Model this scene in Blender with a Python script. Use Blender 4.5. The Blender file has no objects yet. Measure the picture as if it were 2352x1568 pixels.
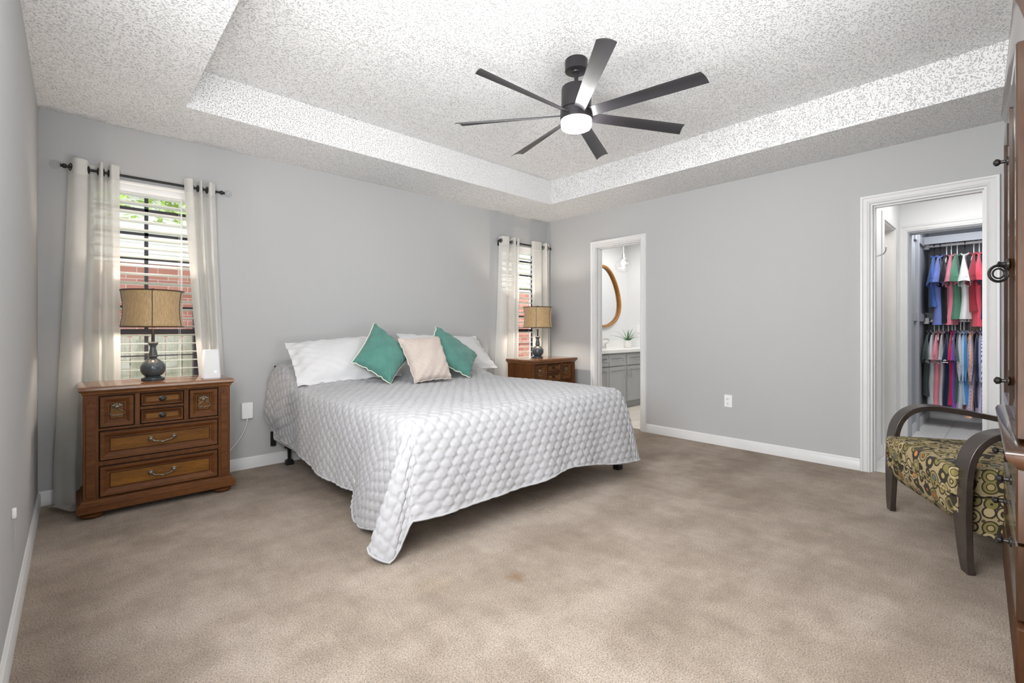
import bpy, bmesh, math, random
import numpy as np
from mathutils import Vector, Matrix
C = bpy.context.scene.collection
PI = math.pi
R = math.radians
random.seed(7)

# ------------------------------------------------------------------ camera, world, light
cam_d = bpy.data.cameras.new('camera')
cam = bpy.data.objects.new('camera', cam_d)
C.objects.link(cam)
cam_d.sensor_fit = 'HORIZONTAL'
cam_d.sensor_width = 36.0
cam_d.lens = 36.0 * 1080.3 / 2352.0
cam_d.shift_x = 0.0
cam_d.shift_y = -(784.0 - 754.71) / 2352.0
cam_d.clip_start = 0.02
cam.location = (-4.424, -4.088, 1.088)
cam.rotation_euler = (R(90), 0, R(47.009 - 90))
bpy.context.scene.camera = cam

sc = bpy.context.scene
sc.view_settings.view_transform = 'Standard'
sc.view_settings.look = 'None'
sc.view_settings.exposure = 0.06
sc.view_settings.gamma = 1.0
sc.view_settings.use_curve_mapping = False
sc.cycles.max_bounces = 10
sc.cycles.diffuse_bounces = 5
sc.cycles.glossy_bounces = 3
sc.cycles.transmission_bounces = 6
sc.cycles.transparent_max_bounces = 12
sc.cycles.sample_clamp_indirect = 6.0
sc.cycles.caustics_reflective = False
sc.cycles.caustics_refractive = False
sc.cycles.use_denoising = True

w = bpy.data.worlds.new('world')
sc.world = w
w.use_nodes = True
bg = w.node_tree.nodes['Background']
bg.inputs['Color'].default_value = (0.93, 0.97, 1.0, 1)
bg.inputs['Strength'].default_value = 5.0

def area(name, loc, rot, sx, sy, power, col=(1, 1, 1)):
    d = bpy.data.lights.new(name, 'AREA')
    d.shape = 'RECTANGLE'
    d.size, d.size_y, d.energy, d.color = sx, sy, power, col
    o = bpy.data.objects.new(name, d)
    o.location, o.rotation_euler = loc, rot
    C.objects.link(o)
    return o
# unseen fill panels added along the solid west and south walls
area('west_fill_light', (-4.55, -3.20, 1.65), (R(94), 0, R(-90)), 1.4, 1.4, 132, (.985, .99, 1))
area('south_fill_light', (-3.45, -4.77, 1.45), (R(100), 0, R(0)), 1.5, 1.3, 4, (.985, .99, 1))
# upward fill panel added behind the camera to brighten the ceiling
area('ceiling_fill_light', (-3.45, -4.50, .40), (R(180), 0, R(0)), 1.6, .5, 66, (.98, .99, 1))
# unseen lights added to brighten the bathroom, hall, closet and side room
area('bathroom_fill_light', (1.2, -1.0, 2.42), (0, 0, 0), 1.2, .8, 23, (1, .98, .95))
area('hall_fill_light', (.75, -3.9, 2.42), (0, 0, 0), .6, .6, 12, (1, .985, .96))
area('closet_fill_light', (2.0, -3.75, 2.42), (0, 0, 0), .4, .4, 12, (.93, .97, 1))
area('side_room_fill_light', (1.0, -2.75, 2.42), (0, 0, 0), .5, .5, 7, (1, .93, .85))

# ------------------------------------------------------------------ materials
def nt(name):
    m = bpy.data.materials.new(name)
    m.use_nodes = True
    t = m.node_tree
    return m, t, t.nodes['Principled BSDF']

def N(t, kind, **kw):
    n = t.nodes.new(kind)
    for k, v in kw.items():
        if k in n.inputs:
            n.inputs[k].default_value = v
        else:
            setattr(n, k, v)
    return n

def coords(t, scale=(1, 1, 1), rot=(0, 0, 0), kind='Object'):
    tc = N(t, 'ShaderNodeTexCoord')
    mp = N(t, 'ShaderNodeMapping')
    mp.inputs['Scale'].default_value = scale
    mp.inputs['Rotation'].default_value = rot
    t.links.new(tc.outputs[kind], mp.inputs['Vector'])
    return mp.outputs['Vector']

def ramp(t, fac, stops, interp='LINEAR'):
    r = N(t, 'ShaderNodeValToRGB')
    r.color_ramp.interpolation = interp
    e = r.color_ramp.elements
    while len(e) < len(stops):
        e.new(0.5)
    for i, (p, c) in enumerate(stops):
        e[i].position = p
        e[i].color = (*c, 1) if len(c) == 3 else c
    t.links.new(fac, r.inputs['Fac'])
    return r.outputs['Color']

def mix(t, a, b, fac, mode='MIX'):
    m = N(t, 'ShaderNodeMix', data_type='RGBA', blend_type=mode)
    for s, v in ((m.inputs[6], a), (m.inputs[7], b), (m.inputs[0], fac)):
        if isinstance(v, (int, float)):
            s.default_value = v
        elif isinstance(v, tuple):
            s.default_value = (*v, 1)
        else:
            t.links.new(v, s)
    return m.outputs[2]

def bump(t, p, height, strength, dist=0.01, normal=None):
    b = N(t, 'ShaderNodeBump')
    b.inputs['Strength'].default_value = strength
    b.inputs['Distance'].default_value = dist
    t.links.new(height, b.inputs['Height'])
    if normal is not None:
        t.links.new(normal, b.inputs['Normal'])
    t.links.new(b.outputs['Normal'], p.inputs['Normal'])
    return b.outputs['Normal']

def noise(t, vec, scale, detail=3, rough=.55):
    n = N(t, 'ShaderNodeTexNoise')
    n.inputs['Scale'].default_value = scale
    n.inputs['Detail'].default_value = detail
    n.inputs['Roughness'].default_value = rough
    t.links.new(vec, n.inputs['Vector'])
    return n.outputs['Fac']

def plain(name, col, rough=.5, metal=0.0, var=0.06, vscale=6, bscale=0, bstr=0.2, bdist=.002, spec=None, emit=None):
    m, t, p = nt(name)
    v = coords(t)
    f = noise(t, v, vscale)
    lo = tuple(max(0, c * (1 - var)) for c in col)
    hi = tuple(min(1, c * (1 + var)) for c in col)
    t.links.new(ramp(t, f, [(.3, lo), (.7, hi)]), p.inputs['Base Color'])
    p.inputs['Roughness'].default_value = rough
    p.inputs['Metallic'].default_value = metal
    if spec is not None:
        p.inputs['Specular IOR Level'].default_value = spec
    if bscale:
        bump(t, p, noise(t, v, bscale, 2), bstr, bdist)
    if emit:
        p.inputs['Emission Color'].default_value = (*emit[0], 1)
        p.inputs['Emission Strength'].default_value = emit[1]
    return m

def wood(name, dark, light, scale=(3, 22, 22), rough=.35, fine=.35, coat=.0, rot=(0, 0, 0), spec=.25):
    m, t, p = nt(name)
    v = coords(t, scale, rot)
    a = noise(t, v, 1.3, 6, .65)
    b = noise(t, coords(t, tuple(s * 6 for s in scale), rot), 1.6, 3, .6)
    c1 = ramp(t, a, [(.28, dark), (.72, light)])
    c2 = ramp(t, b, [(.3, tuple(x * .55 for x in dark)), (.65, (1, 1, 1))])
    t.links.new(mix(t, c1, c2, fine, 'MULTIPLY'), p.inputs['Base Color'])
    p.inputs['Roughness'].default_value = rough
    p.inputs['Coat Weight'].default_value = coat
    p.inputs['Specular IOR Level'].default_value = spec
    p.inputs['Coat Roughness'].default_value = .12
    bump(t, p, b, .12, .001)
    return m

def fabric(name, col, weave=260, rough=.9, var=.08, trans=0.0, clear=0.0, bstr=.35, sheen=.2):
    m, t, p = nt(name)
    v = coords(t)
    f = noise(t, v, 9, 4)
    lo = tuple(c * (1 - var) for c in col)
    hi = tuple(min(1, c * (1 + var)) for c in col)
    col_o = ramp(t, f, [(.3, lo), (.7, hi)])
    th = noise(t, coords(t, (1, 1, .18)), weave, 2, .6)
    th2 = noise(t, coords(t, (.18, .18, 1)), weave, 2, .6)
    mm = N(t, 'ShaderNodeMath', operation='ADD')
    t.links.new(th, mm.inputs[0]); t.links.new(th2, mm.inputs[1])
    col_o = mix(t, col_o, ramp(t, mm.outputs[0], [(.35, (.72, .72, .72)), (.62, (1, 1, 1))]), .5, 'MULTIPLY')
    t.links.new(col_o, p.inputs['Base Color'])
    p.inputs['Roughness'].default_value = rough
    p.inputs['Sheen Weight'].default_value = sheen
    p.inputs['Specular IOR Level'].default_value = .15
    nrm = bump(t, p, mm.outputs[0], bstr, .0015)
    if trans or clear:
        out = t.nodes['Material Output']
        tr = N(t, 'ShaderNodeBsdfTranslucent')
        t.links.new(col_o, tr.inputs['Color'])
        ms = N(t, 'ShaderNodeMixShader'); ms.inputs[0].default_value = trans
        t.links.new(p.outputs[0], ms.inputs[1]); t.links.new(tr.outputs[0], ms.inputs[2])
        last = ms.outputs[0]
        if clear:
            tp = N(t, 'ShaderNodeBsdfTransparent')
            m2 = N(t, 'ShaderNodeMixShader'); m2.inputs[0].default_value = clear
            t.links.new(last, m2.inputs[1]); t.links.new(tp.outputs[0], m2.inputs[2])
            last = m2.outputs[0]
        t.links.new(last, out.inputs['Surface'])
    return m

M = {}
def m_wall(name, col):
    m, t, p = nt(name)
    v = coords(t)
    t.links.new(ramp(t, noise(t, v, 1.2), [(.3, tuple(c * .985 for c in col)), (.7, col)]), p.inputs['Base Color'])
    p.inputs['Roughness'].default_value = .75
    p.inputs['Specular IOR Level'].default_value = .25
    bump(t, p, noise(t, v, 140, 2), .10, .002)
    return m
M['wall'] = m_wall('grey_wall_paint', (.465, .468, .470))
M['white_wall'] = m_wall('white_wall_paint', (.78, .785, .79))
M['warm_wall'] = m_wall('warm_wall_paint', (.82, .76, .68))
M['closet_wall'] = m_wall('closet_grey_paint', (.40, .41, .44))

def m_popcorn():
    m, t, p = nt('popcorn_ceiling')
    v = coords(t)
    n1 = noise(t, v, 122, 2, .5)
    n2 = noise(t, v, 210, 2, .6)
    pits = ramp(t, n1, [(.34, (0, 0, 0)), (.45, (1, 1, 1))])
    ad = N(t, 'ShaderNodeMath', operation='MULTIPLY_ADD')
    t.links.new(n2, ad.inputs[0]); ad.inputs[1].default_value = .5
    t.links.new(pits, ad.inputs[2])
    # shade of the popcorn pits put into the colour as grey specks
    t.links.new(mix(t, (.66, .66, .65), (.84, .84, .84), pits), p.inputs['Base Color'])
    p.inputs['Roughness'].default_value = .95
    p.inputs['Specular IOR Level'].default_value = .1
    bump(t, p, ad.outputs[0], .8, .008)
    return m
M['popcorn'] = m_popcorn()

def m_carpet():
    m, t, p = nt('beige_carpet')
    v = coords(t)
    big = noise(t, coords(t, (1.0, 1.4, 1)), 2.1, 5, .62)
    mid = noise(t, coords(t, (2.2, .9, 1), (0, 0, .5)), 5.5, 4, .6)
    fine = noise(t, v, 185, 3, .75)
    c = ramp(t, big, [(.36, (.36, .277, .206)), (.5, (.455, .363, .282)), (.62, (.55, .456, .37))])
    c = mix(t, c, ramp(t, mid, [(.3, (.82, .80, .78)), (.7, (1.1, 1.1, 1.1))]), .75, 'MULTIPLY')
    c = mix(t, c, ramp(t, fine, [(.36, (.34, .32, .30)), (.58, (1.2, 1.2, 1.2))]), .85, 'MULTIPLY')
    # spilled-drink stain
    def blob(px, py, r, col, amt, c):
        d = N(t, 'ShaderNodeVectorMath', operation='DISTANCE')
        t.links.new(v, d.inputs[0]); d.inputs[1].default_value = (px, py, 0)
        nn = noise(t, v, 22, 3)
        a = N(t, 'ShaderNodeMath', operation='MULTIPLY_ADD')
        t.links.new(nn, a.inputs[0]); a.inputs[1].default_value = r * 1.2
        t.links.new(d.outputs['Value'], a.inputs[2])
        f = ramp(t, a.outputs[0], [(r * .8, (amt, amt, amt)), (r * 1.7, (0, 0, 0))])
        return mix(t, c, col, f, 'MULTIPLY')
    c = blob(-3.006, -2.592, .055, (.78, .62, .42), 1.0, c)
    c = blob(-3.30, -2.40, .10, (.94, .88, .72), .5, c)
    t.links.new(c, p.inputs['Base Color'])
    p.inputs['Roughness'].default_value = 1
    p.inputs['Specular IOR Level'].default_value = .05
    p.inputs['Sheen Weight'].default_value = .25
    n1 = bump(t, p, fine, 1.0, .012)
    bump(t, p, mid, .35, .02, n1)
    return m
M['carpet'] = m_carpet()
M['trim'] = plain('white_trim_paint', (.70, .70, .70), .35, var=.02)
M['white_plastic'] = plain('white_plastic', (.85, .85, .85), .3, var=.02)
M['router_white'] = plain('matte_white_plastic', (.70, .71, .72), .45, var=.02)
M['dark_slot'] = plain('dark_slot', (.02, .02, .02), .6)
M['wood'] = wood('brown_stained_wood', (.085, .027, .006), (.175, .064, .015), rough=.55)
M['wood_v'] = wood('brown_stained_wood_upright', (.080, .025, .006), (.16, .058, .014), (22, 22, 3), rough=.55)
M['wood_field'] = wood('golden_brown_veneer', (.115, .041, .005), (.25, .105, .013), (2.4, 20, 16), rough=.5)
M['wood_glaze'] = wood('dark_glaze_in_grooves', (.016, .006, .002), (.035, .013, .004), rough=.6)
M['wood_top'] = wood('polished_brown_top', (.14, .055, .02), (.26, .11, .042), (2.5, 14, 14), rough=.16, coat=.6)
M['armoire'] = wood('armoire_brown_wood', (.022, .0085, .003), (.055, .022, .007), (16, 16, 2), rough=.35, coat=.8)
M['armoire_side'] = wood('armoire_side_panel_wood', (.034, .0115, .003), (.080, .028, .006), (16, 16, 2), rough=.65)
M['bronze'] = plain('aged_bronze', (.17, .145, .11), .38, .7, .3, 40, 90, .3)
M['knob_metal'] = plain('dark_bronze_metal', (.035, .032, .03), .35, .6)
M['black_metal'] = plain('black_metal', (.013, .013, .014), .5, .3)
M['fan_black'] = plain('satin_dark_bronze', (.030, .028, .030), .36, .35, .08)
M['fan_blade'] = plain('dark_grey_fan_blade', (.034, .032, .036), .30, .15, .08)
M['chrome'] = plain('brushed_nickel', (.75, .75, .74), .22, 1.0, .03)
M['glass_lamp'] = None
M['bronze_frame'] = plain('dark_bronze_window_frame', (.022, .018, .026), .45)
M['blind'] = plain('white_faux_wood_slat', (.86, .86, .84), .35, var=.02)
M['quilt'] = fabric('pale_grey_quilted_cotton', (.395, .395, .408), 300, trans=0, var=.03, bstr=.25, sheen=.1)
M['sheet'] = fabric('white_cotton', (.63, .63, .64), 320, var=.02, bstr=.18, sheen=.1)
M['teal'] = fabric('teal_linen', (.085, .22, .185), 190, var=.12, bstr=.6)
M['blush'] = fabric('blush_linen', (.52, .445, .40), 200, var=.07, bstr=.6)
M['blush_trim'] = fabric('pale_blush_trim', (.60, .53, .48), 220, var=.05)
M['cream_trim'] = fabric('cream_trim', (.80, .76, .64), 220, var=.05)
M['curtain'] = fabric('off_white_sheer_linen', (.86, .85, .82), 260, trans=.45, clear=.13, var=.03, bstr=.3)
M['curtain_band'] = fabric('off_white_linen_header', (.66, .65, .62), 260, trans=.15, var=.03, bstr=.3)
M['box_spring'] = fabric('pale_grey_ticking', (.72, .73, .73), 240, var=.03)
M['ceramic'] = plain('slate_glazed_ceramic', (.058, .072, .080), .22, 0, .1, 8)
M['chair_wood'] = plain('dark_espresso_wood', (.040, .030, .025), .26, 0, .25, 14)
M['vanity'] = plain('grey_cabinet_paint', (.42, .425, .43), .4, var=.02)
M['counter'] = plain('white_marble_counter', (.86, .855, .84), .18, var=.03, vscale=3)
M['tile'] = None
M['mirror'] = plain('mirror_silver', (.9, .91, .92), .02, 1.0, 0)
M['oak'] = wood('honey_oak', (.36, .15, .035), (.52, .25, .07), (6, 6, 6), rough=.35)
M['leaf'] = plain('glossy_green_leaf', (.05, .17, .045), .4, var=.3, vscale=30)
M['pot'] = plain('white_speckled_pot', (.78, .77, .73), .5, var=.12, vscale=60)
M['grass'] = plain('lawn', (.13, .21, .05), .9, var=.4, vscale=8)
M['foliage'] = plain('bright_green_leaves', (.30, .44, .08), .7, var=.35, vscale=4)
M['siding'] = plain('white_lap_siding', (.66, .66, .62), .7, var=.04)
M['roof'] = plain('grey_shingle', (.16, .15, .14), .9, var=.2, vscale=20)
M['shade_lining'] = None

def m_shade():
    m, t, p = nt('tan_silk_lampshade')
    v = coords(t, (1, 1, .12))
    f = noise(t, v, 190, 3, .6)
    c = ramp(t, f, [(.3, (.37, .245, .115)), (.7, (.56, .40, .21))])
    t.links.new(c, p.inputs['Base Color'])
    p.inputs['Roughness'].default_value = .6
    p.inputs['Sheen Weight'].default_value = .3
    bump(t, p, f, .3, .001)
    tr = N(t, 'ShaderNodeBsdfTranslucent')
    t.links.new(c, tr.inputs['Color'])
    ms = N(t, 'ShaderNodeMixShader'); ms.inputs[0].default_value = .075
    t.links.new(p.outputs[0], ms.inputs[1]); t.links.new(tr.outputs[0], ms.inputs[2])
    t.links.new(ms.outputs[0], t.nodes['Material Output'].inputs['Surface'])
    return m
M['shade'] = m_shade()
M['shade_trim'] = fabric('dark_brown_trim', (.06, .035, .02), 260)

def m_circles():
    m, t, p = nt('retro_circle_print_upholstery')
    v = coords(t)
    vo = N(t, 'ShaderNodeTexVoronoi')
    vo.inputs['Scale'].default_value = 16.5
    vo.inputs['Randomness'].default_value = .6
    t.links.new(v, vo.inputs['Vector'])
    d = vo.outputs['Distance']
    sep = N(t, 'ShaderNodeSeparateColor')
    t.links.new(vo.outputs['Color'], sep.inputs[0])
    pal = [(.0, (.045, .035, .02)), (.18, (.24, .20, .06)), (.36, (.36, .28, .13)), (.52, (.33, .11, .035)), (.66, (.11, .13, .12)), (.8, (.50, .22, .07)), (.92, (.12, .10, .03))]
    ca = ramp(t, sep.outputs[0], pal, 'CONSTANT')
    cb = ramp(t, sep.outputs[1], [(0, (.20, .17, .05)), (.25, (.42, .34, .18)), (.5, (.03, .022, .015)), (.75, (.28, .23, .09))], 'CONSTANT')
    def step(x):
        return ramp(t, d, [(0, (0, 0, 0)), (x, (1, 1, 1))], 'CONSTANT')
    c = mix(t, ca, (.025, .018, .012), step(.24))
    c = mix(t, c, cb, step(.30))
    c = mix(t, c, (.03, .02, .012), step(.47))
    c = mix(t, c, (.36, .285, .15), step(.56))
    # small dots between
    v2 = N(t, 'ShaderNodeTexVoronoi'); v2.inputs['Scale'].default_value = 36
    t.links.new(v, v2.inputs['Vector'])
    dot = ramp(t, v2.outputs['Distance'], [(0, (1, 1, 1)), (.30, (0, 0, 0))], 'CONSTANT')
    inner = mix(t, (0, 0, 0), dot, step(.56))
    c = mix(t, c, (.07, .05, .02), inner)
    t.links.new(c, p.inputs['Base Color'])
    p.inputs['Roughness'].default_value = .85
    bump(t, p, noise(t, v, 260, 2), .3, .001)
    return m
M['circles'] = m_circles()

def m_brick():
    m, t, p = nt('red_brick_wall')
    v = coords(t, (1, 1, 1), (R(90), 0, 0))
    b = N(t, 'ShaderNodeTexBrick')
    b.inputs['Color1'].default_value = (.24, .075, .055, 1)
    b.inputs['Color2'].default_value = (.31, .125, .09, 1)
    b.inputs['Mortar'].default_value = (.36, .32, .30, 1)
    b.inputs['Scale'].default_value = 4.6
    b.inputs['Mortar Size'].default_value = .018
    b.inputs['Brick Width'].default_value = 1.0
    b.inputs['Row Height'].default_value = .35
    t.links.new(v, b.inputs['Vector'])
    t.links.new(b.outputs['Color'], p.inputs['Base Color'])
    p.inputs['Roughness'].default_value = .9
    return m
M['brick'] = m_brick()
M['fence'] = wood('weathered_grey_fence', (.17, .16, .12), (.33, .31, .25), (9, 9, 1.2), rough=.9)

def m_tile(name, col, grout, sx, sy):
    m, t, p = nt(name)
    v = coords(t)
    b = N(t, 'ShaderNodeTexBrick')
    b.inputs['Color1'].default_value = (*col, 1)
    b.inputs['Color2'].default_value = (*[c * .97 for c in col], 1)
    b.inputs['Mortar'].default_value = (*grout, 1)
    b.inputs['Scale'].default_value = 1
    b.inputs['Mortar Size'].default_value = .006
    b.inputs['Brick Width'].default_value = sx
    b.inputs['Row Height'].default_value = sy
    t.links.new(v, b.inputs['Vector'])
    st = noise(t, coords(t, (2, 12, 1)), 3, 4)
    c = mix(t, b.outputs['Color'], ramp(t, st, [(.3, (.9, .9, .9)), (.7, (1, 1, 1))]), .8, 'MULTIPLY')
    t.links.new(c, p.inputs['Base Color'])
    p.inputs['Roughness'].default_value = .35
    return m
M['tile'] = m_tile('pale_plank_tile', (.74, .73, .71), (.55, .54, .52), .9, .3)
M['bath_tile'] = m_tile('cream_plank_tile', (.80, .74, .66), (.62, .57, .5), .9, .2)

def m_glass(name, alpha=.86, tint=(1, 1, 1)):
    m, t, p = nt(name)
    tp = N(t, 'ShaderNodeBsdfTransparent'); tp.inputs[0].default_value = (*tint, 1)
    gl = N(t, 'ShaderNodeBsdfGlossy'); gl.inputs['Roughness'].default_value = .02
    lw = N(t, 'ShaderNodeLayerWeight'); lw.inputs['Blend'].default_value = .5
    pw = N(t, 'ShaderNodeMath', operation='POWER'); pw.inputs[1].default_value = 4.0
    t.links.new(lw.outputs['Facing'], pw.inputs[0])
    fr = N(t, 'ShaderNodeMath', operation='MULTIPLY_ADD'); fr.inputs[1].default_value = .55; fr.inputs[2].default_value = .03
    t.links.new(pw.outputs[0], fr.inputs[0])
    ms = N(t, 'ShaderNodeMixShader')
    t.links.new(fr.outputs[0], ms.inputs[0])
    t.links.new(tp.outputs[0], ms.inputs[1]); t.links.new(gl.outputs[0], ms.inputs[2])
    t.links.new(ms.outputs[0], t.nodes['Material Output'].inputs['Surface'])
    return m
M['glass'] = m_glass('clear_glass')
M['crystal'] = m_glass('clear_crystal', tint=(.93, .94, .95))

def m_emit(name, col, s):
    m, t, p = nt(name)
    p.inputs['Base Color'].default_value = (.9, .9, .9, 1)
    p.inputs['Emission Color'].default_value = (*col, 1)
    p.inputs['Emission Strength'].default_value = s
    return m
M['fan_light'] = m_emit('lit_opal_diffuser', (1, .985, .96), 95)
M['lamp_bulb'] = m_emit('lit_bulb', (1, .89, .78), 300)
M['lamp_bulb_bright'] = m_emit('brighter_lit_bulb', (1, .91, .80), 480)
M['pendant_bulb'] = m_emit('lit_pendant_bulb', (1, .97, .92), 25)

# ------------------------------------------------------------------ mesh builder
class MB:
    def __init__(s):
        s.v, s.f, s.mi = [], [], []
    def add(s, vs, fs, mi=0, mat=None):
        b = len(s.v)
        if mat is not None:
            vs = [mat @ Vector(p) for p in vs]
        s.v += [tuple(p) for p in vs]
        s.f += [tuple(b + i for i in f) for f in fs]
        s.mi += [mi] * len(fs)
        return s
    def box(s, x0, x1, y0, y1, z0, z1, mi=0, mat=None):
        vs = [(x, y, z) for z in (z0, z1) for y in (y0, y1) for x in (x0, x1)]
        return s.add(vs, [(0, 2, 3, 1), (4, 5, 7, 6), (0, 1, 5, 4), (2, 6, 7, 3), (0, 4, 6, 2), (1, 3, 7, 5)], mi, mat)
    def lathe(s, prof, n=24, cx=0, cy=0, z0=0, mi=0, mat=None, cap=True):
        vs, fs = [], []
        for r, z in prof:
            for i in range(n):
                a = 2 * PI * i / n
                vs.append((cx + r * math.cos(a), cy + r * math.sin(a), z0 + z))
        for k in range(len(prof) - 1):
            for i in range(n):
                j = (i + 1) % n
                fs.append((k * n + i, k * n + j, (k + 1) * n + j, (k + 1) * n + i))
        if cap:
            fs.append(tuple(reversed(range(n))))
            fs.append(tuple(range((len(prof) - 1) * n, len(prof) * n)))
        return s.add(vs, fs, mi, mat)
    def tube(s, pts, r, n=8, mi=0, closed=False, mat=None):
        pts = [Vector(p) for p in pts]
        m = len(pts)
        rs = r if isinstance(r, (list, tuple)) else [r] * m
        vs, fs = [], []
        prev = None
        for i, p in enumerate(pts):
            if closed:
                d = pts[(i + 1) % m] - pts[i - 1]
            else:
                d = pts[min(i + 1, m - 1)] - pts[max(i - 1, 0)]
            d = d.normalized() if d.length > 1e-9 else Vector((0, 0, 1))
            if prev is None:
                up = Vector((0, 0, 1)) if abs(d.z) < .9 else Vector((1, 0, 0))
                u = d.cross(up).normalized()
            else:
                u = (prev - d * prev.dot(d)).normalized()
            prev = u
            v = d.cross(u)
            for k in range(n):
                a = 2 * PI * k / n
                vs.append(p + (u * math.cos(a) + v * math.sin(a)) * rs[i])
        for i in range(m if closed else m - 1):
            i2 = (i + 1) % m
            for k in range(n):
                k2 = (k + 1) % n
                fs.append((i * n + k, i * n + k2, i2 * n + k2, i2 * n + k))
        if not closed:
            fs.append(tuple(reversed(range(n))))
            fs.append(tuple((m - 1) * n + k for k in range(n)))
        return s.add(vs, fs, mi, mat)
    def loft(s, rings, closed_ring=True, cap=True, mi=0, mat=None):
        n = len(rings[0]); vs = [p for r in rings for p in r]; fs = []
        for k in range(len(rings) - 1):
            for i in range(n if closed_ring else n - 1):
                j = (i + 1) % n
                fs.append((k * n + i, k * n + j, (k + 1) * n + j, (k + 1) * n + i))
        if cap and closed_ring:
            fs.append(tuple(reversed(range(n))))
            fs.append(tuple((len(rings) - 1) * n + i for i in range(n)))
        return s.add(vs, fs, mi, mat)
    def strip(s, pts, t0, w0, w1, axis):
        """bent flat strip: pts = outer line in plane, t0 = thickness offset points"""
        pass
    def panel(s, x0, x1, z0, z1, prof, yb, mi_last=None, mi=0, groove=None):
        """front-facing (-y) panel with a stepped profile: prof = [(inset, y), ...] from the outer edge inwards; yb = back plane"""
        rings = []
        for ins, y in [(0, yb)] + list(prof):
            rings.append([(x0 + ins, y, z0 + ins), (x1 - ins, y, z0 + ins), (x1 - ins, y, z1 - ins), (x0 + ins, y, z1 - ins)])
        vs = [p for r in rings for p in r]; fs = []; n = 4
        for k in range(len(rings) - 1):
            for i in range(4):
                j = (i + 1) % 4
                fs.append((k * n + i, k * n + j, (k + 1) * n + j, (k + 1) * n + i))
        s.add(vs, fs + [(3, 2, 1, 0)], mi)
        if groove:
            m0 = len(s.mi) - 1 - len(fs)
            for k, gm in groove.items():
                if k < len(rings) - 1:
                    for i in range(4): s.mi[m0 + 4 * k + i] = gm
        b = len(s.v) - 4
        s.f.append((b, b + 1, b + 2, b + 3)); s.mi.append(mi if mi_last is None else mi_last)
        return s
    def sphere(s, c, r, n=14, m=8, sc=(1, 1, 1), mi=0):
        prof = [(max(1e-4, math.sin(PI * k / m)), -math.cos(PI * k / m)) for k in range(m + 1)]
        mat = Matrix.Translation(c) @ Matrix.Diagonal((r * sc[0], r * sc[1], r * sc[2], 1))
        return s.lathe(prof, n, mi=mi, mat=mat)
    def build(s, name, mats, parent=None, loc=None, smooth=True, ang=35, bevel=0, seg=2):
        me = bpy.data.meshes.new(name)
        me.from_pydata(s.v, [], s.f)
        for m in (mats if isinstance(mats, (list, tuple)) else [mats]):
            me.materials.append(m)
        if any(s.mi):
            me.polygons.foreach_set('material_index', s.mi)
        bm = bmesh.new(); bm.from_mesh(me)
        bmesh.ops.recalc_face_normals(bm, faces=bm.faces)
        bm.to_mesh(me); bm.free()
        if smooth:
            me.polygons.foreach_set('use_smooth', [True] * len(me.polygons))
            me.set_sharp_from_angle(angle=R(ang))
        o = bpy.data.objects.new(name, me)
        C.objects.link(o)
        if parent: o.parent = parent
        if loc: o.location = loc
        if bevel:
            b = o.modifiers.new('bevel', 'BEVEL'); b.width = bevel; b.segments = seg
            b.limit_method = 'ANGLE'; b.angle_limit = R(40)
        return o

def tag(o, label=None, cat=None, group=None, kind=None):
    if label: o['label'] = label
    if cat: o['category'] = cat
    if group: o['group'] = group
    if kind: o['kind'] = kind
    return o

def empty(name, loc=(0, 0, 0), rz=0, label=None, cat=None, group=None, kind=None):
    o = bpy.data.objects.new(name, None)
    o.empty_display_size = .05
    o.location = loc; o.rotation_euler = (0, 0, rz)
    C.objects.link(o)
    return tag(o, label, cat, group, kind)

def copy_tree(o, parent=None):
    c = o.copy(); C.objects.link(c)
    if parent: c.parent = parent
    for ch in list(o.children):
        copy_tree(ch, c)
    return c

def struct(o):
    o['kind'] = 'structure'
    return o

def catmull(pts, n):
    """n samples per span through the points"""
    P = [np.array(p, float) for p in pts]
    P = [2 * P[0] - P[1]] + P + [2 * P[-1] - P[-2]]
    out = []
    for i in range(1, len(P) - 2):
        p0, p1, p2, p3 = P[i - 1:i + 3]
        for k in range(n):
            t = k / n
            out.append(.5 * ((2 * p1) + (-p0 + p2) * t + (2 * p0 - 5 * p1 + 4 * p2 - p3) * t * t + (-p0 + 3 * p1 - 3 * p2 + p3) * t ** 3))
    out.append(P[-2])
    return np.array(out)

# ------------------------------------------------------------------ room shell
W, S, H, TH = 4.584, 4.80, 2.44, 2.693
T = .12
TX0, TX1, TY0, TY1 = -3.925, -.626, -4.25, -.631

def wall_y(name, y0, y1, x0, x1, z0, z1, holes, m):
    """wall along x with rectangular holes [(xa, xb, za, zb)]"""
    b = MB()
    xs = sorted({x0, x1, *[h[0] for h in holes], *[h[1] for h in holes]})
    zs = sorted({z0, z1, *[h[2] for h in holes], *[h[3] for h in holes]})
    for i in range(len(xs) - 1):
        for k in range(len(zs) - 1):
            cx, cz = (xs[i] + xs[i + 1]) / 2, (zs[k] + zs[k + 1]) / 2
            if any(h[0] < cx < h[1] and h[2] < cz < h[3] for h in holes): continue
            b.box(xs[i], xs[i + 1], y0, y1, zs[k], zs[k + 1])
    return struct(b.build(name, m, smooth=False))
def wall_x(name, x0, x1, y0, y1, z0, z1, holes, m):
    b = MB()
    ys = sorted({y0, y1, *[h[0] for h in holes], *[h[1] for h in holes]})
    zs = sorted({z0, z1, *[h[2] for h in holes], *[h[3] for h in holes]})
    for i in range(len(ys) - 1):
        for k in range(len(zs) - 1):
            cy, cz = (ys[i] + ys[i + 1]) / 2, (zs[k] + zs[k + 1]) / 2
            if any(h[0] < cy < h[1] and h[2] < cz < h[3] for h in holes): continue
            b.box(x0, x1, ys[i], ys[i + 1], zs[k], zs[k + 1])
    return struct(b.build(name, m, smooth=False))

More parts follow.
